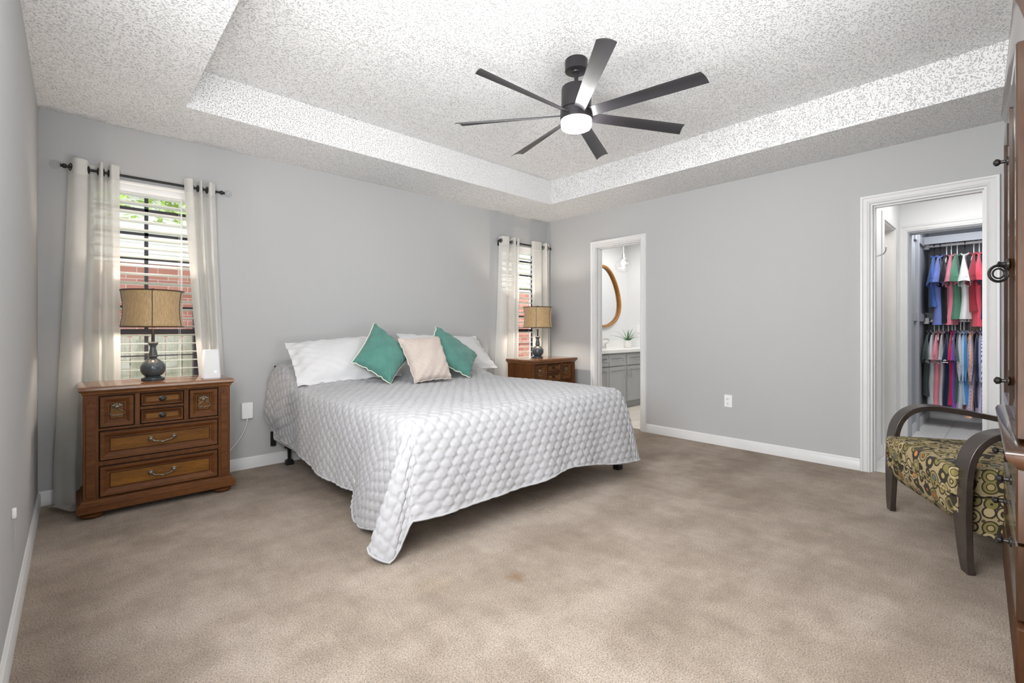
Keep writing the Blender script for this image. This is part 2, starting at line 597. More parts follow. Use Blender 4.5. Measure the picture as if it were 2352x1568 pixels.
WZ0, WZ1 = .30, 2.085
WIN = [(-4.36, -3.74), (-.77, -.15)]
wall_y('wall_north', 0, T, -W - T, T, 0, TH + .1, [(a, b, WZ0, WZ1) for a, b in WIN], M['wall'])
wall_x('wall_west', -W - T, -W, -S - T, 0, 0, TH + .1, [], M['wall'])
wall_y('wall_south', -S - T, -S, -W - T, T, 0, TH + .1, [], M['wall'])
D1 = (-1.362, -.762)     # bathroom door opening in y
D2 = (-3.953, -3.332)    # dressing hall door opening in y
DH = 2.033
wall_x('wall_east', 0, T, -S, 0, 0, TH + .1, [(*D1, 0, DH), (*D2, 0, DH)], M['wall'])
struct(MB().box(-W - T, .06, -S - T, T, -.1, 0).build('floor', M['carpet'], smooth=False))
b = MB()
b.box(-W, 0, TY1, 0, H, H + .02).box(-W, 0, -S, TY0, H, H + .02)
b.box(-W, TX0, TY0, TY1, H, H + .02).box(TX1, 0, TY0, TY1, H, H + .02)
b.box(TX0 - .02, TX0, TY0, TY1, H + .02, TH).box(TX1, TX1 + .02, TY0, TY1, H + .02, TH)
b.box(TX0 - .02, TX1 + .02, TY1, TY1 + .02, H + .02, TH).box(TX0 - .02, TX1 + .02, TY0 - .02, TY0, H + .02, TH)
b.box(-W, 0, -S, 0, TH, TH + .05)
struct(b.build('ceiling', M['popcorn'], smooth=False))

def base_prof(h=.088, d=.014):
    return [(0, 0), (d, 0), (d, h * .72), (d * .8, h * .78), (d * .8, h * .86), (d * .45, h * .93), (d * .3, h), (0, h)]
def run_profile(prof, p0, p1, out):
    """extrude profile (offset along out, z) from p0 to p1"""
    b = MB()
    r0 = [(p0[0] + out[0] * d, p0[1] + out[1] * d, p0[2] + z) for d, z in prof]
    r1 = [(p1[0] + out[0] * d, p1[1] + out[1] * d, p1[2] + z) for d, z in prof]
    return b.loft([r0, r1])
CW = .064  # casing width
struct(run_profile(base_prof(), (-W, 0, 0), (0, 0, 0), (0, -1)).build('baseboard_north', M['trim']))
struct(run_profile(base_prof(), (-W, -S, 0), (-W, 0, 0), (1, 0)).build('baseboard_west', M['trim']))
be = run_profile(base_prof(), (0, D2[1] + CW, 0), (0, D1[0] - CW, 0), (-1, 0))
e2 = run_profile(base_prof(), (0, D1[1] + CW, 0), (0, 0, 0), (-1, 0))
be.add(e2.v, e2.f)
e3 = run_profile(base_prof(), (0, -S, 0), (0, D2[0] - CW, 0), (-1, 0))
be.add(e3.v, e3.f)
struct(be.build('baseboard_east', M['trim']))
struct(run_profile(base_prof(), (-W, -S, 0), (0, -S, 0), (0, 1)).build('baseboard_south', M['trim']))

def casing(name, y0, y1, x, out, h=DH, jamb=True, jm='trim'):
    """door casing around an opening in an x-plane wall; out=-1 faces -x"""
    root = struct(empty(name, (x, (y0 + y1) / 2, 0)))
    b = MB()
    prof = [(0, 0), (0, .010), (.006, .016), (.014, .013), (.018, .017), (.040, .015), (.048, .021), (.060, .021), (CW, .014), (CW, 0)]
    hw = (y1 - y0) / 2
    rings = []
    for (yy, zz, sy, sz) in ((-hw, 0, -1, 0), (-hw, h, -1, 1), (hw, h, 1, 1), (hw, 0, 1, 0)):
        rings.append([(out * d, yy + sy * o, zz + sz * o) for o, d in prof])
    b.loft(rings)
    struct(b.build('casing', M['trim'], root))
    if jamb:
        j = MB()
        j.box(0, T - .01, -hw, -hw + .012, 0, h - .012).box(0, T - .01, hw - .012, hw, 0, h - .012).box(0, T - .01, -hw, hw, h - .012, h)
        j.box(T * .35, T * .75, -hw + .012, -hw + .022, 0, h - .022).box(T * .35, T * .75, hw - .022, hw - .012, 0, h - .022)
        j.box(T * .35, T * .75, -hw + .012, hw - .012, h - .022, h - .012)
        struct(j.build('jamb', M[jm], root, smooth=False))
    return root
casing('door_1', *D1, 0, -1)
casing('door_2', *D2, 0, -1)

# ---- bathroom beyond door 1
BX1, BY0, BY1 = 1.955, -2.6, .10
wall_y('wall_bathroom_north', BY1, BY1 + .1, T, BX1, 0, H, [], M['white_wall'])
wall_x('wall_bathroom_east', BX1, BX1 + .1, BY0, BY1 + .1, 0, H, [], M['white_wall'])
wall_y('wall_bathroom_south', BY0 - .05, BY0, T, BX1, 0, H, [], M['white_wall'])
struct(MB().box(T, T + .004, BY0, D1[0], 0, H).box(T, T + .004, D1[1], BY1, 0, H).box(T, T + .004, D1[0], D1[1], DH, H).build('wall_bathroom_west', M['white_wall'], smooth=False))
struct(MB().box(.06, BX1, BY0, BY1, -.1, .002).build('floor_bathroom', M['bath_tile'], smooth=False))
struct(MB().box(T, BX1, BY0, BY1, H, H + .05).build('ceiling_bathroom', M['white_wall'], smooth=False))

# ---- dressing hall beyond door 2, closet beyond it
VX, VY = 1.553, -3.300
KX0, KX1, KY0, KY1 = 1.664, 3.25, -4.75, -3.352
CD = (-3.98, -3.361)
wall_y('wall_hall_north', VY, VY + .1, T, VX + .1, 0, H, [(.68, 1.27, 0, DH)], M['white_wall'])
wall_y('wall_hall_south', -4.9, -4.8, T, VX, 0, H, [], M['white_wall'])
wall_x('wall_hall_east', VX, VX + .11, -4.8, VY, 0, H, [(*CD, 0, DH)], M['white_wall'])
struct(MB().box(T, T + .004, D2[1], VY, 0, H).box(T, T + .004, D2[0], D2[1], DH, H).box(T, T + .004, -4.8, D2[0], 0, H).build('wall_hall_west', M['white_wall'], smooth=False))
struct(MB().box(.06, VX + .11, -4.8, VY + .1, -.1, .002).build('floor_hall', M['tile'], smooth=False))
struct(MB().box(T, VX + .1, -4.8, VY + .1, H, H + .05).build('ceiling_hall', M['white_wall'], smooth=False))
casing('door_3', *CD, VX, -1, jm='closet_wall')
# side opening in the hall's north wall
root = struct(empty('door_4', (.975, VY, 0)))
b = MB(); hw = .295
prof = [(0, 0), (0, .012), (.012, .016), (.05, .016), (CW, .010), (CW, 0)]
rings = []
for (xx, zz, sx, sz) in ((-hw, 0, -1, 0), (-hw, DH, -1, 1), (hw, DH, 1, 1), (hw, 0, 1, 0)):
    rings.append([(xx + sx * o, -d, zz + sz * o) for o, d in prof])
b.loft(rings)
struct(b.build('casing', M['trim'], root))
j = MB().box(-hw, -hw + .012, 0, .1, 0, DH - .012).box(hw - .012, hw, 0, .1, 0, DH - .012).box(-hw, hw, 0, .1, DH - .012, DH)
struct(j.build('jamb', M['trim'], root, smooth=False))
bh = run_profile(base_prof(.11), (T, VY, 0), (.68 - CW, VY, 0), (0, -1))
struct(bh.build('baseboard_hall', M['trim']))
# the room beyond the side opening
struct(MB().box(.2, 1.9, -2.62, -2.60, 0, H).box(.2, .22, VY + .1, -2.6, 0, H).box(1.75, 1.77, VY + .1, -2.6, 0, H).build('wall_side_room', M['warm_wall'], smooth=False))
struct(MB().box(.2, 1.77, VY + .1, -2.6, H, H + .05).build('ceiling_side_room', M['warm_wall'], smooth=False))
struct(MB().box(.2, 1.77, VY + .1, -2.6, -.1, .002).build('floor_side_room', M['tile'], smooth=False))
# closet
wall_x('wall_closet_east', KX1, KX1 + .1, KY0, KY1, 0, H, [], M['closet_wall'])
wall_y('wall_closet_north', KY1, KY1 + .1, KX0, KX1 + .1, 0, H, [], M['closet_wall'])
wall_y('wall_closet_south', KY0 - .1, KY0, KX0, KX1 + .1, 0, H, [], M['closet_wall'])
struct(MB().box(VX + .11, KX1, KY0, KY1, -.1, .002).build('floor_closet', M['tile'], smooth=False))
struct(MB().box(KX0, KX1, KY0, KY1, H, H + .05).build('ceiling_closet', M['closet_wall'], smooth=False))
bc = run_profile(base_prof(.10), (KX0, KY1, 0), (KX1, KY1, 0), (0, -1))
e2 = run_profile(base_prof(.10), (KX1, KY0, 0), (KX1, KY1, 0), (-1, 0)); bc.add(e2.v, e2.f)
struct(bc.build('baseboard_closet', M['trim']))

# ------------------------------------------------------------------ windows
def make_window(name, x0, x1):
    root = struct(empty(name, ((x0 + x1) / 2, .085, WZ0)))
    hw, hh = (x1 - x0) / 2, WZ1 - WZ0
    mid = 1.068 - WZ0
    f = MB()
    f.box(-hw, -hw + .035, -.03, .03, 0, hh).box(hw - .035, hw, -.03, .03, 0, hh)
    f.box(-hw, hw, -.03, .03, 0, .04).box(-hw, hw, -.03, .03, hh - .035, hh)
    f.box(-hw + .03, hw - .03, -.02, .02, mid - .018, mid + .018)
    struct(f.build('window_frame', M['bronze_frame'], root, smooth=False))
    g = MB()
    g.box(-.011, .011, -.008, .008, .03, hh - .03)
    for k in range(1, 6):
        z = mid + .17 * k
        g.box(-hw + .03, hw - .03, -.008, .008, z - .009, z + .009)
    for k in range(1, 5):
        z = mid - .17 * k
        g.box(-hw + .03, hw - .03, -.006, .006, z - .004, z + .004)
    struct(g.build('muntin', M['bronze_frame'], root, smooth=False))
    struct(MB().box(-hw + .03, hw - .03, .001, .004, .03, hh - .03).build('pane', M['glass'], root, smooth=False))
    struct(MB().box(-hw - .04, hw + .04, -.125, -.03, -.022, 0).build('window_sill', M['trim'], root, bevel=.004))
    return root
for i, (a, bb) in enumerate(WIN):
    make_window(f'window_{i + 1}', a, bb)

def make_blind(label, x0, x1):
    z1 = WZ1 - .004
    root = empty('window_blind', ((x0 + x1) / 2, .022, WZ0), 0, label, 'blind', 'white blinds in the two windows')
    hw = (x1 - x0) / 2 - .012
    h = z1 - WZ0
    v = MB().loft([[(x, -.036, h), (x, -.036, h - .012), (x, -.03, h - .02), (x, -.033, h - .055), (x, -.026, h - .07), (x, .022, h - .07), (x, .022, h)] for x in (-hw, hw)])
    v.build('headrail', M['blind'], root)
    zs = [2.003 - .06 * k - WZ0 for k in range(28)]
    sl = None
    for z in zs:
        if z < .03: continue
        if sl is None:
            prof = []
            for k in range(7):
                t = -1 + k / 3
                prof.append((t * .030, .0022 * (1 - t * t) - t * .0050))
            ring = [(y, zz + .0012) for y, zz in prof] + [(y, zz - .0012) for y, zz in reversed(prof)]
            sb = MB().loft([[(x, y, zz) for y, zz in ring] for x in (-hw, hw)])
            sl = sb.build('slat', M['blind'], root)
            sl.location = (0, 0, z)
        else:
            c = sl.copy(); C.objects.link(c); c.location = (0, 0, z)
    MB().box(-hw, hw, -.027, .027, .005, .02).build('bottom_rail', M['blind'], root, smooth=False)
    for x in (-hw * .62, hw * .62):
        q = MB()
        for y in (-.031, .031):
            q.tube([(x, y, .02), (x, y, h - .06)], .0011, 5)
        q.build('ladder_cord', M['blind'], root)
    MB().tube([(hw * .64, -.04, h - .07), (hw * .645, -.042, h - .9)], .004, 6).build('tilt_wand', M['white_plastic'], root)
    return root
make_blind('open white slatted blind in the window behind the large bedside chest and lamp', *WIN[0])
make_blind('narrow open white slatted blind in the far corner window', *WIN[1])

# ---- curtain rods and curtains
RY, RZ = -.085, 2.092
def make_rod(label, x0, x1):
    root = empty('curtain_rod', ((x0 + x1) / 2, RY, RZ), 0, label, 'curtain rod', 'curtain rods over the two windows')
    hw = (x1 - x0) / 2
    MB().tube([(-hw, 0, 0), (hw, 0, 0)], .0085, 12).build('pole', M['black_metal'], root)
    for s in (-1, 1):
        f = MB()
        f.lathe([(.010, 0), (.014, .006), (.014, .016), (.009, .022), (.009, .03)], 14, mat=Matrix.Translation((s * hw, 0, 0)) @ Matrix.Rotation(s * PI / 2, 4, 'Y'))
        cap = f.build('finial_cap', M['black_metal'], root)
        g = MB().sphere((s * (hw + .052), 0, 0), .026, 18, 12)
        g.build('finial', M['crystal'], root)
        br = MB().tube([(s * (hw - .03), 0, -.012), (s * (hw - .03), .05, -.012), (s * (hw - .03), .083, -.012)], .006, 8)
        br.box(s * (hw - .03) - .012, s * (hw - .03) + .012, .078, .084, -.045, .02)
        br.build('bracket', M['black_metal'], root)
    return root
make_rod('dark curtain rod with clear ball finials above the chest-side window', -4.455, -3.635)
make_rod('dark curtain rod with clear ball finials above the corner window', -.862, -.055)

def make_curtain(label, plan, hem_scale, hem_x, zb=.012, seed=1, puddle=0.0):
    """plan = (x, y) points of the cloth at the rod, seen from above; the folds open towards the hem"""
    rnd = np.random.RandomState(seed)
    ph = rnd.rand(8) * 6.28
    c = catmull([(a, b, 0) for a, b in plan], 14)[:, :2]
    d = np.r_[0, np.cumsum(np.linalg.norm(np.diff(c, axis=0), axis=1))]
    nx, nz = 110, 70
    q = np.linspace(0, d[-1], nx + 1)
    px = np.interp(q, d, c[:, 0]); py = np.interp(q, d, c[:, 1])
    u = q / d[-1]
    zt = RZ + .045
    xc = (plan[0][0] + plan[-1][0]) / 2
    vs, fs, mi = [], [], []
    for k in range(nz + 1):
        t = k / nz
        z = zt + (zb - zt) * t
        e = t ** 1.2
        x = px * (1 - e) + (hem_x[0] + (hem_x[1] - hem_x[0]) * (.55 * u + .45 * (px - px[0]) / (px[-1] - px[0]))) * e
        y = RY + (py - RY) * (1 + (hem_scale - 1) * t)
        y = y + t * .014 * np.sin(u * 15 + ph[1] + 1.6 * t) + t * .008 * np.sin(u * 31 + ph[2] + 2.5 * t)
        x = x + t * .008 * np.sin(u * 19 + ph[3] + 2 * t)
        y = np.minimum(y, -.020)
        zz = np.full(nx + 1, z)
        if puddle and t > .93:
            w_ = (t - .93) / .07
            y = y - puddle * w_ * (.55 + .45 * np.sin(u * 9 + ph[5]))
            zz = np.maximum(.012 + .03 * (np.sin(u * 17 + w_ * 5 + ph[6]) * .5 + .5) * w_, zb)
            x = x + .03 * w_ * np.sin(u * 8 + 4 * w_)
        # the header stands a little taller on the outer folds
        if t < .02: zz = zz + .006 * (py < RY)
        vs += [(x[i] - xc, y[i] - RY, zz[i]) for i in range(nx + 1)]
    for k in range(nz):
        for i in range(nx):
            a = k * (nx + 1) + i
            fs.append((a, a + 1, a + nx + 2, a + nx + 1))
            mi.append(1 if (zt - (zt - zb) * (k + .5) / nz) > zt - .105 else 0)
    b = MB(); b.v, b.f, b.mi = vs, fs, mi
    root = empty('curtain', (xc, RY, 0), 0, label, 'curtain', 'grommet curtain panels at the windows')
    b.build('cloth', [M['curtain'], M['curtain_band']], root, ang=80)
    # a grommet wherever the cloth crosses the rod
    for i in range(nx):
        if (py[i] - RY) * (py[i + 1] - RY) < 0:
            a = math.atan2(py[i + 1] - py[i], px[i + 1] - px[i])
            ring = [(math.cos(w_) * .021, 0, math.sin(w_) * .021) for w_ in np.linspace(0, 2 * PI, 17)[:-1]]
            mt = Matrix.Translation(((px[i] + px[i + 1]) / 2 - xc, 0, RZ)) @ Matrix.Rotation(a, 4, 'Z')
            MB().tube(ring, .0045, 6, closed=True, mat=mt).build('grommet', M['knob_metal'], root)
    return root
f_, b_ = -.128, -.045
make_curtain('off-white grommet curtain left of the chest-side window, pooling on the carpet',
             [(-4.448, -.055), (-4.415, f_), (-4.365, f_ + .01), (-4.345, b_), (-4.315, b_), (-4.303, f_), (-4.288, f_), (-4.278, b_), (-4.262, b_), (-4.248, f_), (-4.205, f_ + .02)],
             1.15, (-4.515, -4.185), seed=3, puddle=.20)
make_curtain('off-white grommet curtain right of the chest-side window, behind the white router',
             [(-3.856, -.10), (-3.838, f_), (-3.808, f_), (-3.798, b_), (-3.778, b_), (-3.765, f_), (-3.752, f_), (-3.738, b_), (-3.722, b_), (-3.706, f_), (-3.668, f_ + .03)],
             1.1, (-3.715, -3.580), seed=5)
make_curtain('off-white grommet curtain left of the corner window, beside the bed',
             [(-.872, -.06), (-.852, f_ + .02), (-.765, f_ + .01), (-.745, b_), (-.705, b_), (-.690, f_), (-.672, f_), (-.655, b_), (-.64, b_), (-.628, f_), (-.592, f_ + .02)],
             1.1, (-.945, -.620), seed=8)
make_curtain('off-white grommet curtain squeezed into the room corner behind the farther lamp',
             [(-.382, -.10), (-.362, f_), (-.225, f_ + .01), (-.205, b_), (-.175, b_), (-.16, f_), (-.135, f_), (-.115, b_), (-.095, b_), (-.085, f_ + .02), (-.070, f_ + .03)],
             1.0, (-.335, -.040), seed=11)

# ------------------------------------------------------------------ bedside chests
def drawer_front(root, x0, x1, z0, z1, yf, name, small=False, panel=True):
    p = MB()
    w_ = min(.042, (z1 - z0) * .27)
    prof = [(0, yf + .003), (.004, yf - .003), (.006, yf - .003), (w_ * .5, yf - .001), (w_ * .62, yf + .002), (w_ * .95, yf + .011), (w_ * 1.12, yf + .011), (w_ * 1.2, yf + .007)]
    p.panel(x0, x1, z0, z1, prof, yf + .03, mi_last=1, groove={1: 2, 2: 2, 7: 2, 8: 2})
    return p.build(name, [M['wood'], M['wood_field'], M['wood_glaze']], root, ang=20)

def ring_pull(root, x, y, z):
    b = MB()
    b.sphere((x, y - .006, z + .026), .014, 12, 8, (1.1, .55, .8))
    for k in range(5):
        a = R(20 + 35 * k)
        b.sphere((x + .019 * math.cos(a), y - .004, z + .028 + .012 * math.sin(a)), .007, 8, 6, (1, .5, 1))
    b.build('handle_mount', M['bronze'], root)
    half = [(.004, .020), (.010, .010), (.020, .004), (.030, -.006), (.031, -.016), (.022, -.022), (.010, -.021), (.0, -.026)]
    pl_pts = [(a, b_) for a, b_ in half] + [(-a, b_) for a, b_ in half[-2::-1]]
    cp = catmull([(x + a, y - .016, z + b_) for a, b_ in pl_pts], 4)
    g = MB().tube(list(cp), .0031, 8)
    g.sphere((x, y - .017, z - .026), .0055, 10, 6)
    return g.build('ring_pull', M['bronze'], root)

def knob(root, x, y, z, r=.013):
    b = MB()
    mt = Matrix.Translation((x, y, z)) @ Matrix.Rotation(PI / 2, 4, 'X')
    b.lathe([(r * 1.35, 0), (r * 1.35, .003), (r * .5, .006), (r * .45, .014), (r, .018), (r * 1.05, .023), (r * .6, .027), (r * .3, .0275)], 18, mat=mt @ Matrix.Diagonal((1.15, .9, 1, 1)))
    return b.build('knob', M['knob_metal'], root)

def bail(root, x, y, z, half=.058, droop=.020):
    b = MB()
    for s in (-1, 1):
        mt = Matrix.Translation((x + s * half, y, z)) @ Matrix.Rotation(PI / 2, 4, 'X')
        b.lathe([(.0145, 0), (.0145, .003), (.010, .006), (.010, .014), (.013, .018), (.010, .024), (.003, .026)], 16, mat=mt)
    pts, rs = [], []
    for k in range(25):
        t = -1 + k / 12
        pts.append((x + t * half, y - .016 - .010 * (1 - t * t), z - droop * (1 - abs(t) ** 2.4) - .002 * math.cos(t * PI * 3)))
        rs.append(.0042 + .0016 * math.cos(t * PI * 5) * (1 - abs(t)) + (.001 if abs(t) < .1 else 0))
    b.tube(pts, rs, 8)
    return b.build('handle', M['bronze'], root)

def make_chest(loc, label):
    root = empty('bedside_chest', loc, 0, label, 'nightstand', 'matching bedside chests')
    yf, yb = -.17, .19          # body front/back
    # body
    b = MB()
    b.box(-.362, .362, yf + .012, yb, .095, .712)
    for s in (-1, 1):
        xo, xi = s * .365, s * .298
        b.box(min(xo, xi), max(xo, xi), yf, yf + .03, .095, .712)
    for z0, z1 in ((.095, .113), (.296, .322), (.498, .512), (.700, .712)):
        b.box(-.298, .298, yf + .004, yf + .03, z0, z1)
    for x in (-.122, .122):
        b.box(x - .012, x + .012, yf + .002, yf + .03, .512, .700)
    b.box(-.108, .108, yf + .004, yf + .03, .601, .617)
    b.build('case', M['wood_v'], root, bevel=.002, smooth=False)
    # fluted corner posts with a scalloped head
    for s in (-1, 1):
        q = MB()
        x0, x1 = (s * .352 if s < 0 else s * .312), (s * .312 if s < 0 else s * .352)
        x0, x1 = min(x0, x1), max(x0, x1)
        zt = .690
        pts = [(x0, .125), (x1, .125), (x1, zt - .03)]
        for k in range(9):
            t = k / 8
            xx = x1 + (x0 - x1) * t
            pts.append((xx, zt - .03 + .020 * abs(math.sin(t * PI)) + .008 * math.cos(t * PI * 4) - .008))
        pts.append((x0, zt - .03))
        q.loft([[(x, yf - .0005, z) for x, z in pts], [(x, yf - .006, z) for x, z in pts]])
        q.build('pilaster', M['wood'], root, bevel=.002)
    # plinth with ogee
    pr = [(.362, .112), (.372, .108), (.374, .098), (.384, .090), (.392, .082), (.392, .044), (.388, .040), (.362, .040)]
    b = MB()
    for k in range(len(pr)):
        pass
    rings = []
    for hx, z in pr:
        d = hx - .362
        rings.append([(-hx, yf - d, z), (hx, yf - d, z), (hx, yb, z), (-hx, yb, z)])
    b.loft(rings)
    b.build('plinth', M['wood'], root)
    # top with moulded edge
    pr = [(.362, .706), (.370, .712), (.372, .722), (.380, .728), (.386, .736), (.386, .748), (.382, .755), (.372, .758)]
    b = MB(); rings = []
    for hx, z in pr:
        d = hx - .362
        rings.append([(-hx, yf - d, z), (hx, yf - d, z), (hx, yb + d * .3, z), (-hx, yb + d * .3, z)])
    b.loft(rings)
    b.build('top', M['wood_top'], root, ang=25)
    foot = None
    for x in (-.325, .325):
        for y in (yf + .045, yb - .05):
            if foot is None:
                foot = MB().lathe([(.030, 0), (.046, .004), (.055, .014), (.055, .024), (.046, .034), (.036, .04), (.036, .046)], 24).build('foot', M['wood'], root)
                foot.location = (x, y, 0)
            else:
                c = foot.copy(); C.objects.link(c); c.location = (x, y, 0)
    d = drawer_front(root, -.296, -.136, .514, .698, yf, 'drawer'); ring_pull(d, -.216, yf + .008, .605)
    d = drawer_front(root, .136, .296, .514, .698, yf, 'drawer'); ring_pull(d, .216, yf + .008, .605)
    d = drawer_front(root, -.108, .108, .619, .698, yf, 'drawer'); knob(d, 0, yf + .010, .658)
    d = drawer_front(root, -.108, .108, .514, .599, yf, 'drawer'); knob(d, 0, yf + .010, .556)
    d = drawer_front(root, -.296, .296, .324, .496, yf, 'drawer'); bail(d, 0, yf + .010, .418)
    d = drawer_front(root, -.296, .296, .115, .294, yf, 'drawer'); bail(d, 0, yf + .010, .212)
    return root
NS1 = (-4.021, -.318, 0)
NS2 = (-.535, -.425, 0)
make_chest(NS1, 'brown wooden chest of drawers under the window, holding a lamp and white router')
make_chest(NS2, 'brown wooden chest in the far corner, mostly hidden behind the bed')

# ------------------------------------------------------------------ table lamps
def make_lamp(loc, label, rz=0, bulb='lamp_bulb'):
    root = empty('table_lamp', loc, rz, label, 'lamp', 'matching table lamps on the bedside chests')
    k = 1.0
    MB().lathe([(.059, 0), (.061, .003), (.061, .016), (.052, .019), (.044, .024), (.036, .028)], 32).build('base', M['ceramic'], root)
    body = [(.034, .026), (.052, .036), (.064, .055), (.0675, .075), (.066, .094), (.055, .114), (.036, .130), (.023, .138), (.020, .144), (.022, .148), (.028, .150),
            (.029, .154), (.026, .157), (.024, .162), (.020, .185), (.0165, .205), (.0165, .212), (.020, .222), (.026, .232), (.028, .238), (.024, .244), (.012, .247)]
    MB().lathe(body, 36).build('body', M['ceramic'], root)
    MB().lathe([(.009, .245), (.009, .30), (.011, .301), (.011, .33), (.006, .332)], 14).build('stem', M['knob_metal'], root)
    zb, zt = .342, .572
    # harp and finial
    pts = [(.0, 0, .33)] + [(.045 * math.sin(PI * t), 0, .33 + (zt - .33) * t) for t in np.linspace(.05, .95, 12)] + [(0, 0, zt)]
    h = MB().tube(pts, .002, 6).tube([(-p[0], p[1], p[2]) for p in pts], .002, 6)
    h.build('harp', M['knob_metal'], root)
    MB().lathe([(.004, zt - .004), (.011, zt + .004), (.012, zt + .010), (.007, zt + .016), (.002, zt + .018)], 14).build('finial', M['shade_trim'], root)
    sh = MB(); n = 48; rings = []
    def rad(t): return .163 - .012 * math.sin(PI * t) ** .9
    for k in range(15):
        t = k / 14
        r = rad(t); z = zb + (zt - zb) * t
        rings.append([(r * math.cos(2 * PI * i / n), r * math.sin(2 * PI * i / n), z) for i in range(n)])
    sh.loft(rings, cap=False)
    so = sh.build('lamp_shade', M['shade'], root, ang=60)
    md = so.modifiers.new('thick', 'SOLIDIFY'); md.thickness = .0015
    for z in (zb, zt):
        t_ = MB().tube([(rad(0) * math.cos(a), rad(0) * math.sin(a), z) for a in np.linspace(0, 2 * PI, 49)[:-1]], .0042, 6, closed=True)
        t_.build('shade_trim', M['shade_trim'], so)
    for a in (R(-97), R(-32), R(173), R(83)):
        MB().tube([((rad(t) + .001) * math.cos(a), (rad(t) + .001) * math.sin(a), zb + (zt - zb) * t) for t in np.linspace(0, 1, 12)], .0022, 5).build('shade_seam', M['shade_trim'], so)
    MB().sphere((0, 0, .43), .028, 14, 10, (1, 1, 1.25)).build('bulb', M[bulb], root)
    return root
make_lamp((-4.05, -.30, .758), 'slate grey table lamp with tan shade standing in front of the window blind')
make_lamp((-.59, -.40, .758), 'slate grey table lamp with a tan shade in the far corner, right of the bed', R(-45), 'lamp_bulb_bright')

# ------------------------------------------------------------------ router, adapter, outlet
root = empty('wifi_router', (-3.752, -.41, .758), R(-3), 'white tapered upright router box beside the lamp on the large bedside chest', 'router')
b = MB()
def rrect(hx, hy, r, z, n=5, cx=0, cy=0):
    out = []
    for sx, sy, a0 in ((1, 1, 0), (-1, 1, 90), (-1, -1, 180), (1, -1, 270)):
        for k in range(n + 1):
            a = R(a0 + 90 * k / n)
            out.append((cx + sx * (hx - r) + r * math.cos(a), cy + sy * (hy - r) + r * math.sin(a), z))
    return out
b.loft([rrect(.052, .050, .012, .003), rrect(.052, .050, .012, .006), rrect(.043, .041, .012, .186), rrect(.041, .039, .012, .190)])
b.build('body', M['router_white'], root)
MB().loft([rrect(.049, .047, .012, 0), rrect(.049, .047, .012, .004)]).build('base', M['white_plastic'], root)
MB().lathe([(.0045, 0), (.0045, .002), (.003, .003)], 14, mat=Matrix.Translation((.020, -.0485, .045)) @ Matrix.Rotation(PI / 2, 4, 'X')).build('status_light', m_emit('white_led', (1, 1, 1), 2), root)

root = empty('power_adapter', (-3.438, 0, .452), 0, 'square white plug-in power adapter on the wall between chest and bed', 'power adapter')
MB().box(-.040, .040, -.030, 0, -.062, .063).build('body', M['white_plastic'], root, bevel=.006)
MB().tube([(0, -.018, -.062), (0, -.018, -.078)], .0045, 8).build('strain_relief', M['white_plastic'], root)
pts = catmull([(0, -.018, -.076), (-.008, -.02, -.12), (-.05, -.03, -.20), (-.11, -.05, -.265), (-.17, -.07, -.31), (-.215, -.06, -.33)], 8)
MB().tube(list(pts), .0026, 7).build('cable', M['white_plastic'], root)

root = empty('wall_outlet', (0, -2.273, .421), R(-90), 'white double wall outlet on the grey wall between the two doorways', 'outlet')
MB().box(-.036, .036, -.006, 0, -.057, .057).build('cover_plate', M['white_plastic'], root, bevel=.004)
for dz in (.02, -.02):
    o = MB().lathe([(.0165, 0), (.0165, .002), (.015, .003)], 20, mat=Matrix.Translation((-.004, -.006, dz)) @ Matrix.Rotation(PI / 2, 4, 'X')).build('socket', M['white_plastic'], root)
    q = MB()
    for dx in (-.007, .006):
        q.box(-.004 + dx - .0013, -.004 + dx + .0013, -.0096, -.0088, dz - .001, dz + .008)
    q.box(-.006, -.002, -.0096, -.0088, dz - .010, dz - .006)
    q.build('slot', M['dark_slot'], o, smooth=False)

root = empty('blind_cord_cleat', (-W, -1.665, .43), R(90), 'small white cord clip with a short hanging cord on the left wall', 'cord clip')
MB().box(-.012, .012, -.012, 0, -.012, .022).build('clip', M['white_plastic'], root, bevel=.003)
MB().tube([(0, -.008, -.012), (.002, -.007, -.07), (.0, -.006, -.125)], .0012, 6).build('cord', M['vanity'], root)

# ------------------------------------------------------------------ ceiling fan
FX, FY = -2.223, -2.291
fan = empty('ceiling_fan', (FX, FY, TH), 0, 'dark seven-blade ceiling fan with a lit round light under the raised ceiling', 'ceiling fan')
def z(v): return v - TH
MB().lathe([(.064, 0), (.067, -.004), (.067, -.066), (.060, -.070), (.032, -.071), (.030, -.076), (.022, -.080), (.014, -.082)], 36).build('canopy', M['fan_black'], fan)
MB().lathe([(.0125, -.075), (.0125, z(2.530)), (.020, z(2.529)), (.020, z(2.522))], 16).build('downrod', M['fan_black'], fan)
MB().lathe([(.018, z(2.537)), (.070, z(2.535)), (.086, z(2.528)), (.089, z(2.516)), (.089, z(2.400)), (.084, z(2.396))], 40).build('motor_housing', M['fan_black'], fan)
MB().lathe([(.086, z(2.396)), (.095, z(2.390)), (.096, z(2.342)), (.094, z(2.332)), (.085, z(2.330))], 40).build('blade_hub', M['fan_black'], fan)
blade_mesh = None
